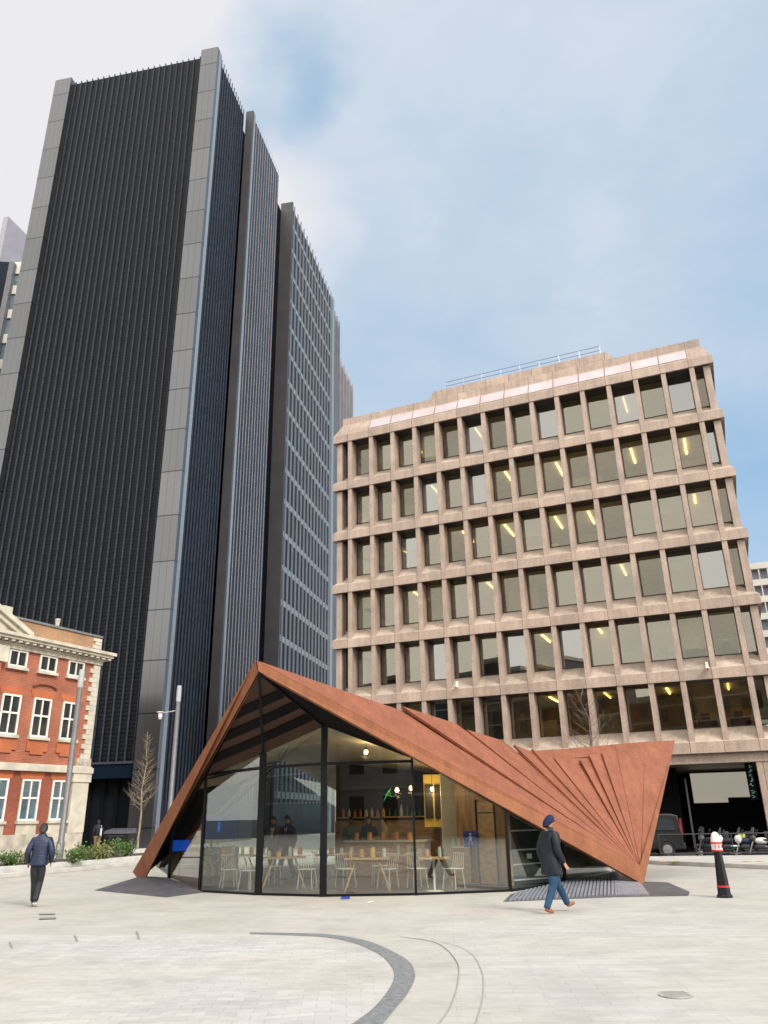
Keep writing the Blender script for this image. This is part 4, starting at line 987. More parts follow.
for px, py, rz, lab in ((247, 890.5, 2.6, 'white wire chair in the left glass bay'), (345, 889, .6, 'white wire chair left of the splayed-leg table'), (388, 889.5, -.6, 'white wire chair right of the splayed-leg table'), (418, 889, .4, 'white wire chair left of the pedestal table'), (455, 889.5, -.7, 'white wire chair right of the pedestal table'), (306, 889, 2.9, 'white wire chair by the thick centre mullion'), (226, 889, .4, 'white wire chair nearest the potted plants'), (270, 885, 2.2, 'white wire chair behind the long table, left side'), (322, 884, 1.2, 'white wire chair hidden behind the thick centre mullion'), (380, 885, 3.0, 'white wire chair at the back between two wooden tables')):
    p = gnd(px, py, FZ); wirechair(lab, (p.x, p.y+.3, FZ), rz)
# bar counter
ct = thing('bar_counter', 'wooden bar counter with pale top at the back of the café', 'counter', (0, 0, FZ))
c0, c1 = at(345, 860, 25.8), at(425, 860, 24.6)
vwall(c0, c1, 0, .98, .5, 'wood_light', 'front', ct); vwall(c0+V((-.05, -.05, 0)), c1+V((.05, -.05, 0)), .98, 1.03, .62, 'white_paint', 'worktop', ct)
c2, c3 = at(452, 860, 23.3), at(470, 860, 22.9)
cc = thing('side_counter', 'low counter holding jars beside the blue sign', 'counter', (0, 0, FZ)); vwall(c2, c3, 0, .86, .4, 'wood_light', 'front', cc); vwall(c2+V((0, -.03, 0)), c3+V((.03, -.03, 0)), .86, .9, .46, 'white_paint', 'worktop', cc)
sf = thing('bottle_shelf', 'long shelf of bottles on the dark back wall of the café', 'shelf', (0, 0, 0))
s0, s1 = bw0+V((.1, -.25, 0)), bw1+V((-.2, -.25, 0)); vwall(s0, s1, 1.68, 1.72, .28, 'wood_light', 'board', sf)
for q in (.1, .5, .9): vwall(s0.lerp(s1, q), s0.lerp(s1, q)+V((.03, 0, 0)), 1.58, 1.68, .26, 'dark_wall', 'bracket', sf)
ordn = ['leftmost', 'second', 'third', 'fourth', 'fifth', 'sixth', 'seventh', 'eighth', 'ninth', 'tenth', 'eleventh', 'twelfth', 'thirteenth', 'fourteenth', 'fifteenth', 'rightmost']
for i in range(16):
    p = s0.lerp(s1, .06+.88*i/15); m = jr.choice(['bottle_amber', 'bottle_green', 'jar_clear', 'fruit'])
    bottle('%s %s bottle on the long back shelf' % (ordn[i]+('' if i in (0, 15) else ' from the left'), {'bottle_amber': 'amber', 'bottle_green': 'green', 'jar_clear': 'clear', 'fruit': 'orange'}[m]), (p.x, p.y+.12, 1.722), m, jr.uniform(.2, .34), jr.uniform(.04, .06))
for i in range(5):
    p = c0.lerp(c1, .15+.17*i); jar('%s jar on the bar counter%s' % (['leftmost', 'second', 'middle', 'fourth', 'rightmost'][i], '' if i in (0, 2, 4) else ' from the left'), (p.x, p.y+.2, FZ+1.03), jr.choice(['fruit', 'bottle_amber']), .2, .08, 'jars on the bar counter')
for i in range(3):
    p = c2.lerp(c3, .2+.3*i); jar('%s jar beside the blue sign' % ['left', 'middle', 'right'][i], (p.x, p.y+.15, FZ+.9), jr.choice(['fruit', 'jar_clear']), .18, .06, 'jars on the side counter')
# pendants
for px, py, Y, lab in ((397, 790, 23.0, 'glowing pendant bulb near the middle of the café'), (411, 788, 24.0, 'glowing pendant bulb left of the menu boards'), (366, 752, 22.0, 'small spot bulb high under the café ceiling'), (432, 789, 24.8, 'glowing wall lamp above the menu boards')):
    p = at(px, py, Y); t = thing('pendant_lamp', lab, 'lamp', p, 0, 'café lamps')
    MB().ell((0, 0, 0), (.05, .05, .06), 12, 8).build('bulb', 'bulb', t, smooth='all'); MB().lathe([(.03, .05), (.035, .12), (.01, .14)], 10).build('socket', 'dark_wall', t); MB().tube((0, 0, .13), (0, 0, .7), .006, n=5).build('cord', 'dark_wall', t)
    ld = bpy.data.lights.new('pendant_light', 'POINT'); ld.energy = 12; ld.color = (1, .7, .38); ld.shadow_soft_size = .1; lo = bpy.data.objects.new('pendant_light', ld); COL.objects.link(lo); lo.parent = t; lo.location = (0, -.1, -.12)
ng = thing('green_neon_figure', 'small green glowing leaf-shaped ornament hanging in the café', 'ornament', at(388, 795, 23.4))
gm = MB()
for a, b_ in (((-.2, 0, -.25), (.05, 0, .2)), ((.05, 0, .2), (.12, 0, .02)), ((-.12, 0, .05), (.2, 0, -.08)), ((0, 0, .1), (.14, 0, .28))): gm.tube(a, b_, .012, n=6)
gm.build('tube', 'glow_green', ng); ng.scale = (.6, .6, .6); MB().tube((0, 0, .28), (0, 0, .8), .004, n=4).build('cord', 'dark_wall', ng)
# screens and the blue sign
t = thing('wall_screen', 'bright blue screen low behind the left glass', 'screen', at(181, 845.5, 25.0), R(12))
MB().box(-.27, .27, 0, .05, -.17, .17).build('frame', 'dark_wall', t); MB().box(-.25, .25, -.008, -.002, -.15, .15).build('display', 'screen_blue', t); MB().box(-.015, .015, .01, .04, -.82, -.17).build('stand', 'dark_wall', t)
t = thing('wall_screen', 'large dim navy screen hanging behind the left glass', 'screen', at(219, 827, 24.8), R(5))
MB().box(-.58, .58, 0, .05, -.36, .36).build('frame', 'dark_wall', t); MB().box(-.56, .56, -.008, -.002, -.34, .34).build('display', 'screen_dim', t)
MB().tube((-.3, .02, .36), (-.3, .02, 1.2), .01, n=6).build('hanger', 'dark_wall', t); MB().tube((.3, .02, .36), (.3, .02, 1.4), .01, n=6).build('hanger', 'dark_wall', t)
lt = MB(); lt.box(-.04, .04, -.016, -.010, -.12, .05); lt.ell((0, -.014, .1), (.035, .004, .045), 8, 6); lt.build('figure_mark', 'screen_blue', t)
t = thing('blue_sign', 'square blue sign with a white figure beside the timber wall', 'sign', at(470.5, 839, 22.6), R(-8))
MB().box(-.19, .19, 0, .03, -.2, .2).build('board', 'sign_blue', t)
f = MB(); f.ell((0, -.008, .12), (.028, .006, .03), 10, 6); f.box(-.035, .035, -.012, -.003, -.04, .08); f.beam((-.03, -.008, .06), (-.11, -.008, .0), .012, .03, (0, 1, 0)).beam((.03, -.008, .06), (.11, -.008, .03), .012, .03, (0, 1, 0)).beam((-.02, -.008, -.04), (-.06, -.008, -.14), .012, .035, (0, 1, 0)).beam((.02, -.008, -.04), (.05, -.008, -.14), .012, .035, (0, 1, 0))
f.build('white_figure', 'sign_white', t); MB().box(-.02, .02, .005, .025, -.75, -.2).build('post', 'dark_wall', t)
# display fridge
fr0, fr1 = at(513, 860, 21.7), at(562, 860, 22.6)
t = thing('display_fridge', 'dark green glass display unit with white shelves at the right end', 'fridge', (0, 0, FZ))
vwall(fr0, fr1, .0, 1.7, .5, 'fridge_green', 'cabinet', t)
for z in (.12, .48, .82, 1.28): vwall(fr0+V((0, -.02, 0)), fr1+V((0, -.02, 0)), z, z+.035, .015, 'white_paint', 'shelf_edge', t)
lb = fr0.lerp(fr1, .28)+V((0, -.03, 0)); vwall(lb, lb+V((.13, .03, 0)), .62, .74, .01, 'sign_white', 'price_label', t)
# indoor plant
for i, (px, lab) in enumerate(((207, 'potted plant in front of the low white wall, left one'), (209.5, 'potted plant in front of the low white wall, right one'))):
    p = gnd(px+i*6, 887, FZ); t = shrub('potted_plant', lab, (p.x, p.y, .3), .22, .75, 'leafA', 130, 90+i, 'potted plants in the café'); t['category'] = 'plant'
    MB().lathe([(.1, -.278), (.15, 0), (.13, .0)], 16).build('pot', 'dark_wall', t)
# litter by the sill
p = gnd(345, 899.3); t = thing('blue_wrapper', 'small bright blue wrapper on the paving at the glass foot', 'litter', (p.x, p.y, .012), .2); MB().slab([(-.1, -.03, 0), (.1, -.035, 0), (.12, .04, .01), (-.08, .05, .015)], (0, 0, .025)).build('wrap', 'sign_blue', t)
p = gnd(370, 903); t = thing('white_scrap', 'small scrap of white paper on the paving before the glass', 'litter', (p.x, p.y, .012), .4); MB().slab([(-.07, -.03, 0), (.08, -.02, .01), (.06, .04, .015), (-.06, .03, 0)], (0, 0, .006)).build('sheet', 'sign_white', t)

# ------------------------------------------------------------------ people
def skinobj(name, verts, edges, radii, m, parent, sub=2, root=0):
    me = bpy.data.meshes.new(name); me.from_pydata([tuple(v) for v in verts], edges, []); me.update()
    o = bpy.data.objects.new(name, me); COL.objects.link(o); o.parent = parent
    md = o.modifiers.new('skin', 'SKIN'); md.use_smooth_shade = True
    sv = me.skin_vertices[0].data if me.skin_vertices else None
    if sv is None:
        me.attributes  # ensure layer
    if sv is None: return o
    for i, r in enumerate(radii):
        sv[i].radius = (r, r) if not isinstance(r, tuple) else r
        sv[i].use_root = (i == root)
    ss = o.modifiers.new('subsurf', 'SUBSURF'); ss.levels = sub; ss.render_levels = sub
    me.materials.append(M[m]) if isinstance(m, str) else me.materials.append(m)
    return o
def chain(V_, E_, R_, pts, rad, start=None):
    prev = start
    for p, r in zip(pts, rad):
        V_.append(V(p)); R_.append(r); i = len(V_)-1
        if prev is not None: E_.append((prev, i))
        prev = i
    return prev
def person(label, loc, rz, J, top, legs, shoe, skin='skin', hair='hair_dark', hat=None, coat_len=.0, extra=None, sole=None, tie=None, shirt=None, longhair=False, sc=1.0):
    """J: joints in metres, person faces +y. keys: hipL, hipR, kneeL.., ankL.., toeL.., shoL.., elbL.., wriL.., pelvis, chest, neck, head"""
    t = thing('person', label, 'person', loc, rz); t.scale = (sc, sc, sc)
    g = {k: V(v) for k, v in J.items()}
    pel, chest, neck, head = g['pelvis'], g['chest'], g['neck'], g['head']
    hd = (head-neck).normalized(); fdir = g.get('face', V((0, 1, 0))).normalized()
    # body: one continuous mesh
    Vv, Ee, Rr = [], [], []
    p0 = chain(Vv, Ee, Rr, [pel], [(.13, .10)])
    p1 = chain(Vv, Ee, Rr, [pel.lerp(chest, .5), chest], [(.12, .09), (.14, .10)], p0)
    p2 = chain(Vv, Ee, Rr, [neck-hd*.02, neck+hd*.06], [.062, .055], p1)
    p3 = chain(Vv, Ee, Rr, [head-hd*.07, head, head+hd*.05, head+hd*.08], [(.062, .066), (.078, .086), (.070, .076), (.040, .042)], p2)
    for sd in 'LR':
        chain(Vv, Ee, Rr, [g['sho'+sd], g['elb'+sd], g['elb'+sd].lerp(g['wri'+sd], .6), g['wri'+sd]], [.055, .042, .036, .026], p1)
        w = len(Vv)-1; dirh = (g['wri'+sd]-g['elb'+sd]).normalized(); sx = V((1, 0, 0)) if abs(dirh.x) < .8 else V((0, 1, 0)); lat = dirh.cross(sx).normalized()
        pm = chain(Vv, Ee, Rr, [g['wri'+sd]+dirh*.05], [(.034, .02)], w)
        for q in range(4):
            o_ = lat*(-.027+.018*q); L = (.062, .075, .07, .055)[q]
            chain(Vv, Ee, Rr, [g['wri'+sd]+dirh*.085+o_, g['wri'+sd]+dirh*(.085+L*.55)+o_+fdir*.008, g['wri'+sd]+dirh*(.085+L*.9)+o_+fdir*.024], [.010, .009, .008], pm)
        chain(Vv, Ee, Rr, [g['wri'+sd]+dirh*.05+lat*.035+fdir*.012, g['wri'+sd]+dirh*.09+lat*.045+fdir*.028], [.011, .009], pm)
        chain(Vv, Ee, Rr, [g['hip'+sd], g['knee'+sd], g['knee'+sd].lerp(g['ank'+sd], .4), g['ank'+sd], g['toe'+sd]], [.085, .055, .055, .036, .03], p0)
    skinobj('body', Vv, Ee, Rr, skin, t)
    # face
    side = hd.cross(fdir).normalized()
    fc = MB(); nb = head-hd*.012+fdir*.083
    fc.add([nb+hd*.03, nb-side*.017-hd*.015, nb+side*.017-hd*.015, nb+fdir*.026-hd*.008], [(0, 1, 3), (0, 3, 2), (1, 2, 3)]); fc.build('nose', skin, t)
    for s in (-1, 1):
        c = head+hd*.012+fdir*.082+side*s*.03; MB().ell(c, (.011, .008, .007), 8, 6).build('eye', 'hair_dark', t)
        c = head-hd*.005+side*s*.083-fdir*.01; MB().ell(c, (.014, .02, .03), 8, 6).build('ear', skin, t)
    MB().ell(head-hd*.048+fdir*.072, (.022, .01, .006), 8, 5).build('mouth', 'tail_red' if skin == 'skin' else 'tan_leather', t)
    # hair or hat
    h = MB(); n1, n2 = 16, 8
    if hat: rr = .118; low = .0
    else: rr = .106; low = .012
    vs, fs = [], []
    for j in range(n2+1):
        th = j/n2*PI*.56
        for i in range(n1):
            a = 2*PI*i/n1; q = side*math.cos(a)*rr*.92*math.sin(th)+fdir*math.sin(a)*rr*1.08*math.sin(th)+hd*(math.cos(th)*rr*1.08)
            if math.sin(a) < 0: q -= hd*(.08*(-math.sin(a))*math.sin(th)*(1.6 if longhair else 1))
            else: q += hd*.06*math.sin(a)*math.sin(th)
            if longhair and j == n2 and math.sin(a) < .4: q -= hd*.2
            vs.append(head+hd*(.012 if hat else .022)-fdir*.008+q)
    for j in range(n2):
        for i in range(n1): fs.append((j*n1+i, (j+1)*n1+i, (j+1)*n1+(i+1) % n1, j*n1+(i+1) % n1))
    h.add(vs, fs); ho = h.build('beanie' if hat else 'hair', hat or hair, t, smooth='all'); sm = ho.modifiers.new('thick', 'SOLIDIFY'); sm.thickness = .012; sm.offset = 1
    if hat:
        r_ = MB(); ring = [head+hd*(.02-.03*(-1 if math.sin(2*PI*i/16) > 0 else 1)*abs(math.sin(2*PI*i/16)))+side*math.cos(2*PI*i/16)*.095+fdir*math.sin(2*PI*i/16)*.108 for i in range(16)]
        for i in range(16): r_.tube(ring[i], ring[(i+1) % 16], .022, n=6)
        r_.build('beanie_cuff', hat, t, smooth='all')
    # jacket
    Vv, Ee, Rr = [], [], []
    hem = pel+V((0, 0, -.05-coat_len))
    w_ = .03 if coat_len > .1 else (.01 if coat_len else 0)
    a0 = chain(Vv, Ee, Rr, [hem-V((0, 0, .012)), hem], [(.205+w_*1.6, .165+w_)]*2)
    a1 = chain(Vv, Ee, Rr, [pel+V((0, 0, .1)), pel.lerp(chest, .55), chest], [(.185+w_*1.3, .15+w_), (.19+w_, .15+w_), (.20+w_*.6, .15+w_)], a0)
    chain(Vv, Ee, Rr, [neck-hd*.035, neck+hd*.04, neck+hd*.065], [(.12, .11), (.088, .09), (.086, .088)], a1)
    for sd in 'LR':
        s_, e_, w2 = g['sho'+sd], g['elb'+sd], g['wri'+sd]
        chain(Vv, Ee, Rr, [s_, s_.lerp(e_, .5), e_, e_.lerp(w2, .5), e_.lerp(w2, .96), e_.lerp(w2, .99)], [.098, .086, .076, .068, .058, .056], a1)
    skinobj('jacket', Vv, Ee, Rr, top, t)
    # trousers
    Vv, Ee, Rr = [], [], []
    b0 = chain(Vv, Ee, Rr, [pel], [(.165, .135)])
    chain(Vv, Ee, Rr, [pel+V((0, 0, .08))], [(.165, .13)], b0)
    for sd in 'LR':
        hp, kn, an = g['hip'+sd], g['knee'+sd], g['ank'+sd]
        chain(Vv, Ee, Rr, [hp+V((0, 0, -.02)), hp.lerp(kn, .5), kn, kn.lerp(an, .4), an+(kn-an)*.05, an+(kn-an)*.02], [.122, .108, .084, .078, .066, .066], b0)
    skinobj('trousers', Vv, Ee, Rr, legs, t)
    for sd in 'LR':
        an, to = g['ank'+sd], g['toe'+sd]; d = (to-an); d2 = V((d.x, d.y, 0)); d2 = d2.normalized() if d2.length > .01 else V((0, 1, 0))
        fd = d.normalized(); heel = an-fd*.03-V((0, 0, .03)); Vv, Ee, Rr = [], [], []
        chain(Vv, Ee, Rr, [heel+V((0, 0, .03)), an.lerp(to, .45)-V((0, 0, .005)), to], [(.042, .05), (.045, .042), (.040, .028)])
        so = skinobj('shoe', Vv, Ee, Rr, shoe, t)
        if sole:
            s1 = MB(); q = V((-fd.y, fd.x, 0)).normalized()*.042; dn = V((0, 0, -.045)); s1.slab([heel-q+dn*.3, to-q+dn*.5+fd*.03, to+q+dn*.5+fd*.03, heel+q+dn*.3], (0, 0, -.02)); s1.build('sole', sole, t)
    if shirt:
        f0 = neck+fdir*.10+V((0, 0, -.06)); f1 = chest.lerp(pel, .35)+fdir*.150
        MB().slab([f0+side*.055, f0-side*.055, f1], fdir*.012).build('shirt', shirt, t)
        if tie: MB().slab([f0+side*.018+fdir*.015, f0-side*.018+fdir*.015, f1-side*.03+fdir*.012+V((0, 0, -.03)), f1+side*.03+fdir*.012+V((0, 0, -.03))], fdir*.01).build('tie', tie, t)
    return t
def stand(lean=0.0, **kw):
    J = dict(pelvis=(0, 0, .95), chest=(0, lean*.4, 1.34), neck=(0, lean*.6, 1.50), head=(0, lean*.8+.01, 1.64),
             hipL=(-.09, 0, .90), hipR=(.09, 0, .90), kneeL=(-.10, .02, .50), kneeR=(.10, .02, .50), ankL=(-.10, -.02, .09), ankR=(.10, -.02, .09), toeL=(-.11, .15, .035), toeR=(.11, .15, .035),
             shoL=(-.19, lean*.4, 1.40), shoR=(.19, lean*.4, 1.40), elbL=(-.25, -.02, 1.12), elbR=(.25, -.02, 1.12), wriL=(-.24, .08, .88), wriR=(.24, .08, .88))
    J.update(kw); return J
# man in beanie striding to the right
manR = gnd(555, 913)
J = stand(.04, kneeL=(-.09, .20, .50), ankL=(-.09, .40, .12), toeL=(-.09, .57, .15), kneeR=(.09, -.05, .49), ankR=(.09, -.26, .09), toeR=(.09, -.09, .035),
          elbL=(-.25, -.07, 1.13), wriL=(-.24, -.02, .90), elbR=(.25, .00, 1.13), wriR=(.25, .14, .90), hipL=(-.09, .02, .90), hipR=(.09, -.02, .90), face=(-.1, 1, -.05))
person('man in navy beanie, dark jacket and blue jeans striding right past the glass', (manR.x, manR.y, 0), R(-64), J, 'wax_jacket', 'jeans', 'tan_leather', hat='beanie', coat_len=.22, sc=.955)
# man walking away on the left
manL = gnd(33, 907)
J = stand(.05, kneeL=(-.05, .10, .50), ankL=(-.03, .10, .10), toeL=(-.04, .26, .05), kneeR=(.06, .08, .50), ankR=(.05, -.14, .13), toeR=(.05, -.01, .035),
          elbL=(-.27, -.06, 1.13), wriL=(-.25, .08, .93), elbR=(.27, -.06, 1.13), wriR=(.25, .10, .94), hipL=(-.08, 0, .90), hipR=(.08, 0, .90))
person('man in navy padded jacket and black trousers walking away, near the left edge', (manL.x, manL.y, 0), R(14), J, 'navy', 'black_cloth', 'black_leather', coat_len=.03, sole='white_sole', sc=.97)
# far walker
J = stand(.08, kneeL=(-.08, .16, .50), ankL=(-.08, .22, .10), toeL=(-.08, .38, .05), kneeR=(.08, -.02, .5), ankR=(.08, -.26, .14), toeR=(.08, -.12, .04))
fw_ = at(96, 850, 51.5)
pf = person('far walker in dark jacket and khaki trousers by the brick house corner', (fw_.x, 51.5, 0), R(25), J, 'black_cloth', 'khaki', 'black_leather', sc=1.02)
tb_ = MB(); bg_ = thing('tote_bag', 'small white bag carried by the far walker in khaki trousers', 'bag', (fw_.x+.28, 51.2, 1.0), R(25)); MB().box(-.05, .05, -.14, .14, -.1, .32).build('bag_body', 'sign_white', bg_, bevel=.02); MB().tube((0, -.08, .32), (0, .08, .5), .01, n=6).build('strap', 'sign_white', bg_)
# two men in suits crossing inside
for px, rz, top, tie, lab, sk in ((272, R(172), 'suit_grey', 'tie_yellow', 'man in dark grey suit with yellow tie behind the glass', 'skin'), (287, R(150), 'suit_navy', 'tie_purple', 'man in dark navy suit with purple tie behind the glass', 'skin')):
    p = gnd(px, 880, FZ)
    J = stand(.03, kneeL=(-.08, .2, .50), ankL=(-.08, .34, .12), toeL=(-.08, .50, .12), kneeR=(.08, -.02, .5), ankR=(.08, -.26, .12), toeR=(.08, -.12, .04))
    if px == 287: J = stand(.03, kneeR=(.08, .2, .50), ankR=(.08, .32, .12), toeR=(.08, .48, .10), kneeL=(-.08, -.02, .5), ankL=(-.08, -.24, .12), toeL=(-.08, -.10, .04))
    person(lab, (p.x, p.y, FZ), rz, J, top, top, 'black_leather', skin=sk, tie=tie, shirt='shirt', sc=1.0)
# staff at the counter
for px, Y, z, rz, top, lab, lh, sk in ((351, 26.4, FZ, R(180), 'green_cloth', 'café worker in green at the left end of the bar', False, 'skin_dark'), (369, 26.6, FZ, R(175), 'black_cloth', 'café worker with long dark hair in black at the bar', True, 'skin'), (384, 26.1, FZ, R(110), 'beige_cloth', 'café worker in beige turned sideways at the bar', False, 'skin')):
    p = at(px, 850, Y); J = stand(.02, elbL=(-.24, .08, 1.14), wriL=(-.16, .30, 1.10), elbR=(.24, .08, 1.14), wriR=(.16, .30, 1.10))
    person(lab, (p.x, Y, z), rz, J, top, 'black_cloth', 'black_leather', skin=sk, longhair=lh, sc=.96)

# ------------------------------------------------------------------ street furniture
def lamp(label, x, y, h, m='lamp_grey', cctv=False):
    t = thing('lamp_post', label, 'lamp post', (x, y, 0), 0, 'tall grey lamp posts')
    MB().lathe([(.17, 0), (.17, .9), (.13, 1.0), (.12, h*.9)], 20).build('post', m, t, smooth=True)
    MB().lathe([(.135, h*.9), (.135, h*.98), (.12, h)], 20).build('lamp_head', 'lamp_head', t, smooth=True)
    MB().lathe([(.24, 0), (.24, .03), (.18, .05)], 20).build('base_plate', m, t)
    MB().box(-.05, .05, -.19, -.165, .5, .85).build('access_door', 'lamp_head', t)
    if cctv:
        a = MB().tube((0, 0, h-1.35), (-.9, -.15, h-1.52), .03, n=8).build('camera_arm', 'lamp_head', t); MB().lathe([(.02, 0), (.11, -.05), (.12, -.25), (.07, -.38)], 14, (-.9, -.15, h-1.45)).build('dome_camera', 'white_paint', t)
        MB().lathe([(.2, 0), (.2, .04)], 12, (-.9, -.15, h-1.47)).build('camera_hood', 'white_paint', t)
    return t
lamp('tall grey lamp post in front of the red brick building', -14.47, 36.8, 8.45)
lamp('tall grey lamp post with a white camera arm, in front of the black tower', -11.7, 44.0, 8.75, cctv=True)
# bollard
p = gnd(725, 897.5)
t = thing('bollard', 'black tapered bollard with white and red banded top', 'bollard', (p.x, p.y, 0))
MB().lathe([(.17, 0), (.17, .04), (.15, .06)], 8).build('foot', 'bollard_black', t)
MB().lathe([(.14, .06), (.135, .2)], 8).build('lower_shaft', 'bollard_black', t); MB().lathe([(.138, .2), (.136, .235)], 8).build('red_ring', 'red_paint', t)
MB().lathe([(.128, .235), (.085, .88), (.085, .9)], 8).build('shaft', 'bollard_black', t)
MB().lathe([(.118, .9), (.123, .93)], 12).build('red_ring', 'red_paint', t)
MB().lathe([(.112, .93), (.112, 1.05)], 12).build('white_band', 'white_paint', t); MB().lathe([(.122, 1.05), (.122, 1.085)], 12).build('red_ring', 'red_paint', t)
MB().lathe([(.11, 1.085), (.10, 1.17), (.07, 1.25), (.03, 1.285), (.005, 1.29)], 12).build('white_cap', 'white_paint', t, smooth=True)
crs = MB()
for a in (-2.2, -1.57, -.9): crs.box(.113*math.cos(a)-.012, .113*math.cos(a)+.012, .113*math.sin(a)-.006, .113*math.sin(a)+.006, .96, 1.03)
crs.build('crest', 'red_paint', t)
# bin store
p = at(119, 848, 50)
t = thing('wheeled_bin', 'black wheeled bin with grey lid beside the bare tree', 'bin', (p.x, 50, 0), R(-11))
MB().hexa([(-.75, -.4, .12), (.75, -.4, .12), (.75, .4, .12), (-.75, .4, .12), (-.8, -.48, 1.02), (.8, -.48, 1.02), (.8, .48, 1.02), (-.8, .48, 1.02)]).build('body', 'bin_black', t)
MB().hexa([(-.84, -.52, 1.02), (.84, -.52, 1.02), (.84, .52, 1.02), (-.84, .52, 1.02), (-.8, -.4, 1.2), (.8, -.4, 1.2), (.8, .45, 1.32), (-.8, .45, 1.32)]).build('lid', 'bin_grey', t, bevel=.02)
for sx in (-.6, .6):
    for sy in (-.3, .3): MB().tube((sx-.03, sy, .09), (sx+.03, sy, .09), .09, n=12).build('wheel', 'tyre', t)
MB().tube((-.5, -.55, .9), (.5, -.55, .9), .02, n=8).build('handle', 'bin_grey', t)
# bare trees
def baretree(label, loc, h, seed, m, spread=.16, clear=.32, n=70):
    rnd = random.Random(seed); t = thing('bare_tree', label, 'tree', loc)
    tr = MB(); pts = [V((rnd.gauss(0, .012)*i, rnd.gauss(0, .012)*i, h*i/10)) for i in range(11)]; r0 = h*.011
    for i in range(10): tr.tube(pts[i], pts[i+1], r0*(1-i/10.6), r0*(1-(i+1)/10.6), 8, caps=False)
    tr.build('trunk', m, t, smooth='all')
    br = MB()
    for k in range(n):
        f = clear+(.97-clear)*(k+rnd.random())/n; i = min(int(f*10), 9); b0 = pts[i].lerp(pts[i+1], f*10-i)
        L = h*spread*(1-.75*(f-clear)/(1-clear))*rnd.uniform(.75, 1.15)
        a = rnd.uniform(0, 2*PI); d = V((math.cos(a), math.sin(a), rnd.uniform(.25, .7))).normalized(); p = b0; r = .013*(1.25-f)+.004
        for s in range(5):
            q = p+d*L/5; br.tube(p, q, r, r*.78, 4, caps=False); r *= .78
            if s > 0:
                for w in range(2):
                    d2 = (d+V((rnd.gauss(0, .6), rnd.gauss(0, .6), rnd.gauss(.15, .35)))).normalized(); e = q+d2*L*rnd.uniform(.15, .33); br.tube(q, e, r*.7, r*.3, 3, caps=False)
                    d3 = (d2+V((rnd.gauss(0, .5), rnd.gauss(0, .5), .2))).normalized(); br.tube(q.lerp(e, .6), q.lerp(e, .6)+d3*L*.15, r*.45, r*.25, 3, caps=False)
            p = q; d = (d+V((rnd.gauss(0, .12), rnd.gauss(0, .12), .14))).normalized()
    br.build('crown', m, t); return t
p = at(137.5, 846, 50)
baretree('slim bare young tree in front of the black tower', (p.x, 50, 0), 6.95, 4, 'bark_pale', .17, .32, 75)
p = at(592, 760, 35.5)
baretree('bare brown tree rising behind the rust roof', (p.x, 35.5, RD), 7.3, 8, 'bark_brown', .26, .42, 60)

# railing
t = thing('guard_railing', 'dark guard railing along the raised footway edge', 'railing', (0, 0, 0))
ra_, rb_ = V((10.2, 32.0, .1)), V((22, 30.3, .1)); nrl = 9
for i in range(nrl+1):
    q = ra_.lerp(rb_, i/nrl); MB().tube(q, q+V((0, 0, .78)), .022, n=8).build('post', 'bin_black', t)
for z in (.78, .12): MB().tube(ra_+V((0, 0, z)), rb_+V((0, 0, z)), .02, n=8).build('rail', 'bin_black', t)

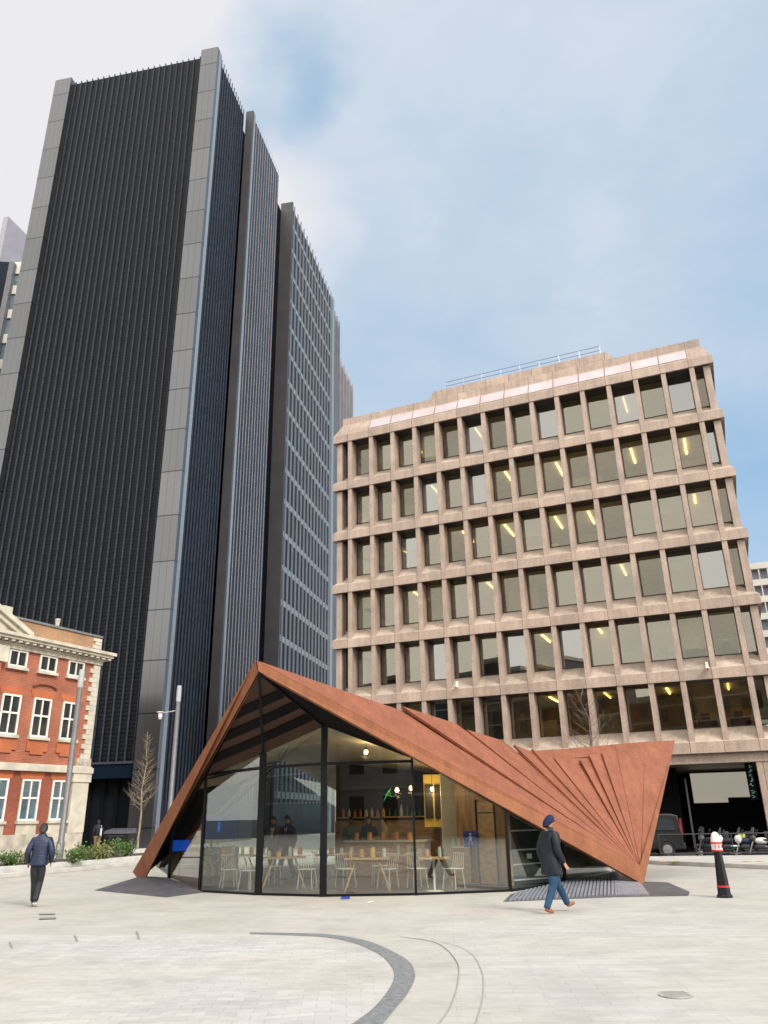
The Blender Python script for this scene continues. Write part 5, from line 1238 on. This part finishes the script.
# van (rear three-quarter), built once and reused for the vehicles behind the viewer
def van(label, loc, rz, paint, grp='vans', nm='parked_van', cat='van'):
    t = thing(nm, label, cat, loc, rz, grp)
    W2, L2 = .92, 2.2     # +x front
    prof = [(-2.2, .32), (2.15, .32), (2.2, .75), (2.05, .98), (1.25, 1.12), (.65, 1.72), (.4, 1.80), (-1.75, 1.82), (-2.08, 1.74), (-2.18, 1.0)]
    vs = []
    for s in (-1, 1):
        for x, z in prof:
            ins = .10*max(0, (z-1.0)/.8); vs.append((x, s*(W2-ins), z))
    n = len(prof); fs = [tuple(range(n)), tuple(range(2*n-1, n-1, -1))]+[(i, n+i, n+(i+1) % n, (i+1) % n) for i in range(n)]
    MB().add(vs, fs).build('body', paint, t, bevel=.05)
    for s in (-1, 1):
        def sp(x, z): return (x, s*(W2-.10*max(0, (z-1.0)/.8)+.006), z)
        MB().slab([sp(.95, 1.15), sp(.12, 1.12), sp(.12, 1.62), sp(.55, 1.62)], (0, s*.006, 0)).build('side_window', 'car_glass', t)
        MB().slab([sp(.02, 1.12), sp(-1.9, 1.12), sp(-1.85, 1.60), sp(.02, 1.62)], (0, s*.006, 0)).build('side_window', 'car_glass', t)
        MB().box(-1.0, -.85, min(s*W2, s*(W2+.02)), max(s*W2, s*(W2+.02)), .9, .93).build('door_handle', 'bin_black', t)
        MB().slab([(1.0, s*(W2+.01), 1.05), (1.2, s*(W2+.01), 1.05), (1.2, s*(W2+.16), 1.05), (1.0, s*(W2+.16), 1.05)], (0, 0, .16)).build('mirror', paint, t, bevel=.02)
        MB().box(-2.215, -2.12, min(s*.74, s*.88), max(s*.74, s*.88), .95, 1.6).build('tail_light', 'tail_red', t, bevel=.01)
        MB().box(2.08, 2.19, min(s*.55, s*.85), max(s*.55, s*.85), .72, .88).build('headlight', 'sign_white', t, bevel=.02)
        for x in (-1.45, 1.4):
            w = thing('wheel', None, None, (x, s*(W2-.1), .32)); w.parent = t
            MB().tube((0, -.1, 0), (0, .1, 0), .32, n=24).build('tyre', 'tyre', w, bevel=.02)
            rm = MB().tube((0, s*.098, 0), (0, s*.108, 0), .2, n=20)
            for q in range(5): a = q*2*PI/5; rm.beam((0, s*.112, 0), (.2*math.cos(a), s*.112, .2*math.sin(a)), .03, .05, (0, 1, 0))
            rm.build('rim', 'alloy', w)
            ar_ = MB()
            for q in range(10):
                a0, a1 = PI*q/10, PI*(q+1)/10; ar_.beam((x+.38*math.cos(a0), s*(W2+.004), .32+.38*math.sin(a0)), (x+.38*math.cos(a1), s*(W2+.004), .32+.38*math.sin(a1)), .05, .05, (0, 1, 0))
            ar_.build('wheel_arch', 'bin_black', t)
    MB().slab([(-2.185, -.7, 1.12), (-2.185, .7, 1.12), (-2.10, .66, 1.66), (-2.10, -.66, 1.66)], (-.02, 0, 0)).build('rear_window', 'car_glass', t)
    MB().slab([(1.20, -.76, 1.17), (1.20, .76, 1.17), (.68, .70, 1.69), (.68, -.70, 1.69)], (.015, 0, .012)).build('windscreen', 'car_glass', t)
    MB().box(-2.26, -2.15, -.88, .88, .34, .58).build('bumper', 'bin_black', t, bevel=.02); MB().box(2.14, 2.26, -.86, .86, .34, .6).build('bumper', 'bin_black', t, bevel=.02)
    MB().box(-2.27, -2.262, -.26, .26, .62-.2, .73-.2).build('number_plate', 'yellow_mark', t)
    return t
p = at(632, 850, 39.0)
van('dark grey van parked beside the rust canopy foot', (p.x, 39.0, RD), R(170), 'van_grey')
# motorbikes
def bike(label, loc, rz, paint, accent):
    t = thing('motorbike', label, 'motorbike', loc, rz, 'motorbikes parked behind the railing')
    for x in (-.68, .68):
        w = thing('wheel', None, None, (x, 0, .3)); w.parent = t
        ty = MB()
        for q in range(20):
            a0, a1 = 2*PI*q/20, 2*PI*(q+1)/20; ty.beam((.26*math.cos(a0), 0, .26*math.sin(a0)), (.26*math.cos(a1), 0, .26*math.sin(a1)), .11, .09, (0, 1, 0))
        ty.build('tyre', 'tyre', w)
        rm = MB()
        for q in range(6): a = q*PI/3; rm.beam((0, 0, 0), (.22*math.cos(a), 0, .22*math.sin(a)), .03, .03, (0, 1, 0))
        rm.tube((0, -.08, 0), (0, .08, 0), .06, n=12); rm.build('rim', 'alloy', w)
    MB().ell((.12, 0, .84), (.30, .14, .15), 14, 8).build('tank', paint, t, smooth='all'); MB().ell((-.5, 0, .80), (.32, .10, .09), 12, 8).build('tail_fairing', paint, t, smooth='all'); MB().ell((.18, 0, .55), (.34, .13, .2), 12, 8).build('belly_fairing', 'bin_black', t, smooth='all')
    MB().ell((.5, 0, .92), (.16, .13, .2), 12, 8).build('nose_cowl', accent, t, smooth='all'); MB().ell((.68, 0, .62), (.2, .07, .05), 12, 8).build('mudguard', accent, t, smooth='all')
    MB().box(-.7, .05, -.13, .13, .84, .93).build('seat', 'bin_black', t, bevel=.03)
    MB().slab([(.40, -.13, 1.14), (.56, -.11, 1.15), (.40, -.10, 1.45), (.34, -.10, 1.42)], (0, .24, 0)).build('screen', 'car_glass', t)
    MB().tube((.3, -.34, 1.1), (.3, .34, 1.1), .018, n=8).build('handlebar', 'bin_black', t)
    for s in (-1, 1):
        MB().tube((.42, s*.08, .95), (.68, s*.08, .3), .028, n=8).build('fork', 'alloy', t); MB().tube((.32, s*.28, 1.1), (.26, s*.36, 1.28), .01, n=6).ell((.25, s*.38, 1.3), (.02, .06, .04), 8, 6).build('mirror', 'bin_black', t)
    MB().box(-.95, -.62, -.18, .18, .93, 1.25).build('top_box', 'bin_black', t, bevel=.03)
    MB().hexa([(-.25, -.15, .2), (.35, -.15, .2), (.35, .15, .2), (-.25, .15, .2), (-.3, -.15, .5), (.32, -.15, .5), (.32, .15, .5), (-.3, .15, .5)]).build('engine', 'bin_black', t, bevel=.03)
    MB().tube((-.1, -.18, .24), (-.8, -.2, .42), .05, .06, 10).build('exhaust', 'alloy', t)
    return t
for px, Y, rz, pa, ac, lab in ((733, 33.3, R(155), 'bin_black', 'white_paint', 'black motorbike with white nose stripes right of the bollard'), (752, 32.9, R(160), 'blue_paint', 'white_paint', 'blue and white motorbike, second right of the bollard'), (766, 32.6, R(150), 'white_paint', 'bin_black', 'white motorbike at the right edge of the photo'), (712, 34.2, R(120), 'bin_black', 'bin_grey', 'dark motorbike half hidden behind the bollard')):
    p = at(px, 850, Y); bike(lab, (p.x, Y, RD+.08), rz, pa, ac).scale = (.86, .86, .84)
p = at(746, 842, 33.6)
t = thing('bike_cover', 'crumpled yellow-green hi-vis cover over a parked bike', 'cover', (p.x, 33.6, RD+.85)); MB().ell((0, 0, 0), (.42, .25, .22), 14, 8).build('cloth', 'hivis', t, smooth='all')

# ------------------------------------------------------------------ street behind the viewer (seen only as reflections)
def block(label, x0, x1, y0, y1, h, m, floors, bays, seed):
    t = thing('street_building', label, 'building', (0, 0, 0), 0)
    MB().box(x0, x1, y0, y1, 0, h).build('wall', m, t)
    fh = h/floors; bw = (x1-x0)/bays
    for f_ in range(floors):
        b = MB()
        for k in range(bays): b.box(x0+bw*(k+.28), x0+bw*(k+.72), y1, y1+.04, f_*fh+fh*.25, f_*fh+fh*.8)
        b.build('window_row', 'pane_dark', t)
        MB().box(x0, x1, y1, y1+.14, (f_+1)*fh-.25, (f_+1)*fh-.02).build('string_course', 'stone', t)
    MB().box(x0-.2, x1+.2, y0, y1+.3, h-.005, h+.6).build('parapet', 'stone', t)
block('tall dark office slab far behind the viewer on the left', -120, -46, -60, -34, 26, 'street_dark', 7, 22, 4)
block('brown brick terrace across the road behind the viewer', -44, -8, -42, -30, 18, 'street_brick', 6, 12, 1)
block('pale stone block across the road behind the viewer', -8, 16, -46, -33, 21, 'street_stone', 5, 8, 2)
block('low brick block across the road to the right behind the viewer', 16, 64, -40, -29, 18, 'street_brick', 5, 16, 3)
van('teal van across the road behind the viewer', (-9.5, -13.5, 0), R(4), 'van_teal', 'vans across the road')
van('red van across the road behind the viewer', (1.5, -15.5, 0), R(182), 'van_red', 'vans across the road')
van('silver van across the road behind the viewer', (8.5, -14.0, 0), R(176), 'van_white', 'vans across the road')

# ------------------------------------------------------------------ sky and sun
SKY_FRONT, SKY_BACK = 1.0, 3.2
SUN_EL, SUN_AZ = R(38), R(140)      # azimuth clockwise from +y: behind the viewer, to the right
w = bpy.data.worlds.new('World'); S.world = w; w.use_nodes = True; nt = w.node_tree
for n in list(nt.nodes): nt.nodes.remove(n)
out = N(nt, 'ShaderNodeOutputWorld')
sky = N(nt, 'ShaderNodeTexSky', sky_type='NISHITA'); sky.sun_disc = False; sky.sun_elevation = SUN_EL; sky.sun_rotation = SUN_AZ; sky.air_density = 1.0; sky.dust_density = 1.2; sky.ozone_density = 1.5
bg1 = N(nt, 'ShaderNodeBackground'); bg1.inputs[1].default_value = .11; link(nt, sky.outputs[0], bg1.inputs[0])
bg2 = N(nt, 'ShaderNodeBackground')
tc = N(nt, 'ShaderNodeTexCoord')
mp = N(nt, 'ShaderNodeMapping'); mp.inputs['Scale'].default_value = (1, 1, 1.9); link(nt, tc.outputs['Generated'], mp.inputs[0])
n1 = N(nt, 'ShaderNodeTexNoise'); n1.inputs['Scale'].default_value = 2.2; n1.inputs['Detail'].default_value = 5; n1.inputs['Roughness'].default_value = .45; link(nt, mp.outputs[0], n1.inputs['Vector'])
n2_ = N(nt, 'ShaderNodeTexNoise'); n2_.inputs['Scale'].default_value = 3.0; n2_.inputs['Detail'].default_value = 6; link(nt, mp.outputs[0], n2_.inputs['Vector'])
wv = N(nt, 'ShaderNodeVectorMath', operation='MULTIPLY_ADD'); wv.inputs[1].default_value = (.34, .34, .34); link(nt, n2_.outputs['Color'], wv.inputs[0])
of_ = N(nt, 'ShaderNodeVectorMath', operation='SUBTRACT'); of_.inputs[1].default_value = (.17, .17, .17); link(nt, tc.outputs['Generated'], of_.inputs[0]); link(nt, of_.outputs[0], wv.inputs[2])
wn_ = N(nt, 'ShaderNodeVectorMath', operation='NORMALIZE'); link(nt, wv.outputs[0], wn_.inputs[0])
n3 = N(nt, 'ShaderNodeTexNoise'); n3.inputs['Scale'].default_value = 7; n3.inputs['Detail'].default_value = 9; n3.inputs['Roughness'].default_value = .6; n3.inputs['Distortion'].default_value = .6; link(nt, mp.outputs[0], n3.inputs['Vector'])
# broad cloud bank to the upper left, clearer gap above the tower
def lobe(px, py, k, neg=False):
    d = ray(px, py).normalized(); dp = N(nt, 'ShaderNodeVectorMath', operation='DOT_PRODUCT'); dp.inputs[1].default_value = d; link(nt, wn_.outputs[0], dp.inputs[0])
    mr = N(nt, 'ShaderNodeMapRange', interpolation_type='SMOOTHSTEP'); mr.inputs[1].default_value = math.cos(R(k)); mr.inputs[2].default_value = 1; link(nt, dp.outputs['Value'], mr.inputs[0]); return mr.outputs[0]
def madd(a, k, c):
    m_ = N(nt, 'ShaderNodeMath', operation='MULTIPLY_ADD'); link(nt, a, m_.inputs[0]); m_.inputs[1].default_value = k
    if isinstance(c, float): m_.inputs[2].default_value = c
    else: link(nt, c, m_.inputs[2])
    return m_.outputs[0]
f_ = madd(n1.outputs[0], .60, .17)
f_ = madd(n3.outputs[0], .28, f_)
f_ = madd(lobe(0, 120, 22), .75, f_)
f_ = madd(lobe(280, 82, 7), -.34, f_)
f_ = madd(lobe(740, 500, 10), -.18, f_)
f_ = madd(lobe(600, 220, 30), -.06, f_)
f_ = madd(lobe(560, 40, 20), .12, f_)
cl = N(nt, 'ShaderNodeClamp'); link(nt, f_, cl.inputs[0])
cr = N(nt, 'ShaderNodeValToRGB'); e = cr.color_ramp.elements; e[0].position = .12; e[0].color = (.21, .40, .58, 1); e[1].position = 1.0; e[1].color = (.56, .555, .575, 1); m_e = e.new(.62); m_e.color = (.385, .455, .54, 1)
link(nt, cl.outputs[0], cr.inputs[0])
# the overcast is brightest around the veiled sun, behind the viewer
sp_ = N(nt, 'ShaderNodeSeparateXYZ'); link(nt, tc.outputs['Generated'], sp_.inputs[0])
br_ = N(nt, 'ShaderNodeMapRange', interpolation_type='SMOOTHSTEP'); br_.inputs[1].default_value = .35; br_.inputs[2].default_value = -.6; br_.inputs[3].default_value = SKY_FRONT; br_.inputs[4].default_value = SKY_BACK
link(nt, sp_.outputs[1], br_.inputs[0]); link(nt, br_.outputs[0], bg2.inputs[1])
bw_ = N(nt, 'ShaderNodeMapRange'); bw_.inputs[1].default_value = .35; bw_.inputs[2].default_value = -.3; link(nt, sp_.outputs[1], bw_.inputs[0])
wc_ = N(nt, 'ShaderNodeMix', data_type='RGBA'); link(nt, bw_.outputs[0], wc_.inputs[0]); link(nt, cr.outputs[0], wc_.inputs[6]); wc_.inputs[7].default_value = (.485, .468, .44, 1); link(nt, wc_.outputs[2], bg2.inputs[0])
r3_ = N(nt, 'ShaderNodeMapRange', interpolation_type='SMOOTHSTEP'); r3_.inputs[1].default_value = .1; r3_.inputs[2].default_value = .75; r3_.inputs[3].default_value = .55; r3_.inputs[4].default_value = .97; link(nt, cl.outputs[0], r3_.inputs[0])
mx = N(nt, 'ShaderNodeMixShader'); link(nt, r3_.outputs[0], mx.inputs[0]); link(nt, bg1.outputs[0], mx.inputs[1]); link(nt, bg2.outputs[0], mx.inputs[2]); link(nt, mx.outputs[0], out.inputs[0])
sd = bpy.data.lights.new('sun', 'SUN'); sd.energy = 1.9; sd.angle = R(18); sd.color = (1, .965, .91)
so = bpy.data.objects.new('sun', sd); COL.objects.link(so)
sv_ = V((math.sin(SUN_AZ)*math.cos(SUN_EL), math.cos(SUN_AZ)*math.cos(SUN_EL), math.sin(SUN_EL)))
so.rotation_euler = sv_.to_track_quat('Z', 'Y').to_euler(); so.location = (20, -20, 60)

S.render.engine = 'CYCLES'
S.view_settings.view_transform = 'Standard'; S.view_settings.look = 'None'; S.view_settings.gamma = 1; S.view_settings.use_curve_mapping = False
S.view_settings.exposure = 0.62
S.cycles.max_bounces = 8; S.cycles.transparent_max_bounces = 24; S.cycles.glossy_bounces = 5; S.cycles.caustics_reflective = False; S.cycles.caustics_refractive = False
S.render.resolution_x = 768; S.render.resolution_y = 1024
